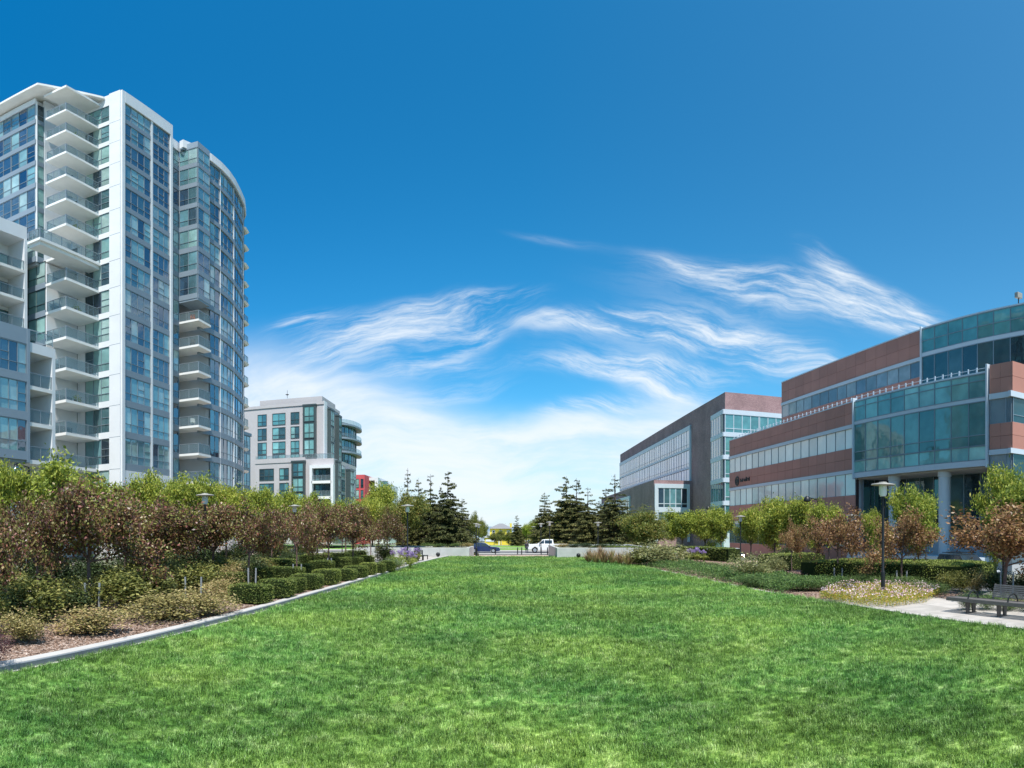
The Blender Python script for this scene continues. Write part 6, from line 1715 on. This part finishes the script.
mA=total([(415,330,85,20,13,1.0),(470,308,60,9,8,1.0),(340,350,70,16,18,.8),(305,328,36,9,14,.8),(470,342,45,10,22,.7),(395,372,120,12,6,.6),(560,322,50,9,-2,.6),(440,395,70,12,10,.6)])
mB=total([(795,296,100,17,-12,1.15),(885,312,50,17,-14,1.1),(705,276,50,8,-18,.6),(830,272,45,12,-30,.7),(600,322,80,10,2,.8),(690,335,90,8,-6,.8),(775,356,75,16,-20,1.0),(555,240,50,6,-8,.3),(640,368,100,9,-4,1.0),(680,386,60,10,-14,.9),(600,402,70,11,8,.9),(660,425,70,10,-6,.8),(730,350,90,8,-10,.6),(640,350,120,30,-4,.35),(720,300,150,30,-10,.25)])
mC=total([(330,446,150,58,-12,1.2),(480,486,190,54,-14,1.25),(560,500,160,46,0,1.0),(250,420,90,60,0,1.0),(600,505,120,30,0,.7),(640,452,120,34,0,1.0),(690,410,70,26,-20,.6),(590,420,60,14,0,.5)])
def dens(st,mask,lo,hi,base,k):
    mr=N.new('ShaderNodeMapRange'); mr.interpolation_type='SMOOTHSTEP'; mr.inputs[1].default_value=lo; mr.inputs[2].default_value=hi; mr.inputs[3].default_value=base; mr.inputs[4].default_value=1; L.new(st,mr.inputs[0])
    ms=N.new('ShaderNodeMapRange'); ms.interpolation_type='SMOOTHSTEP'; ms.inputs[1].default_value=.05; ms.inputs[2].default_value=1.0; ms.inputs[3].default_value=0; ms.inputs[4].default_value=k; L.new(mask,ms.inputs[0])
    return mth('MULTIPLY',mr.outputs[0],ms.outputs[0])
dA=dens(sA,mA,.36,.72,0,.85); dB=dens(sB,mB,.36,.70,.05,.95); dC=dens(sC,mC,.30,.66,.58,.95)
# thin veil towards the horizon and cirrus elsewhere round the sky
veil=mth('MULTIPLY',mth('EXPONENT',mth('MULTIPLY',mth('MAXIMUM',eln,0),-9)),.55)
back=mth('LESS_THAN',sx.outputs[1],-.1)
bk=N.new('ShaderNodeMapRange'); bk.inputs[1].default_value=.45; bk.inputs[2].default_value=.75; bk.inputs[3].default_value=0; bk.inputs[4].default_value=.8; L.new(sC,bk.inputs[0])
side=N.new('ShaderNodeMapRange'); side.interpolation_type='SMOOTHSTEP'; side.inputs[1].default_value=.95; side.inputs[2].default_value=1.5; L.new(mth('ABSOLUTE',azn),side.inputs[0])
dD=mth('MULTIPLY',bk.outputs[0],side.outputs[0])
inv=mth('SUBTRACT',1,dA)
for d in (dB,dC,veil,dD): inv=mth('MULTIPLY',inv,mth('SUBTRACT',1,d))
cl=mth('SUBTRACT',1,inv,clamp=True)
# a polarised, deep blue sky
tint=N.new('ShaderNodeMix'); tint.data_type='RGBA'; tint.blend_type='MULTIPLY'; tint.inputs[0].default_value=1; L.new(sky.outputs[0],tint.inputs[6]); 
tg=N.new('ShaderNodeMapRange'); tg.inputs[1].default_value=-.9; tg.inputs[2].default_value=.95; L.new(azn,tg.inputs[0])
tr_=ramp(N,[(.02,.90,1.28),(.12,1.0,1.30),(.40,1.14,1.30)],[0,.5,1]); L.new(tg.outputs[0],tr_.inputs[0]); L.new(tr_.outputs[0],tint.inputs[7])
mixc=N.new('ShaderNodeMix'); mixc.data_type='RGBA'; L.new(cl,mixc.inputs[0]); L.new(tint.outputs[2],mixc.inputs[6]); mixc.inputs[7].default_value=(6.5,6.95,7.35,1)
L.new(mixc.outputs[2],bg.inputs['Color'])

sl=bpy.data.lights.new('sun','SUN'); sl.energy=5.0; sl.angle=math.radians(.53); sl.color=(1,.955,.89)
so=bpy.data.objects.new('sun',sl); COL.objects.link(so)
d=Vector((math.sin(sun_az)*math.cos(sun_el),math.cos(sun_az)*math.cos(sun_el),math.sin(sun_el)))
so.rotation_euler=d.to_track_quat('Z','Y').to_euler()

cam=bpy.data.cameras.new('camera'); co=bpy.data.objects.new('camera',cam); COL.objects.link(co); scene.camera=co
cam.type='PANO'; cam.panorama_type='EQUIRECTANGULAR'
cam.latitude_min=-(768-HY)/F; cam.latitude_max=HY/F; cam.longitude_min=-CX/F; cam.longitude_max=CX/F
cam.lens=18; cam.clip_start=.1; cam.clip_end=20000
co.location=(0,0,EYE); co.rotation_euler=(PI/2,0,0)
scene.render.engine='CYCLES'
vs=scene.view_settings; vs.view_transform='Standard'; vs.look='None'; vs.exposure=.52; vs.gamma=1; vs.use_curve_mapping=False
scene.render.resolution_x=1024; scene.render.resolution_y=768
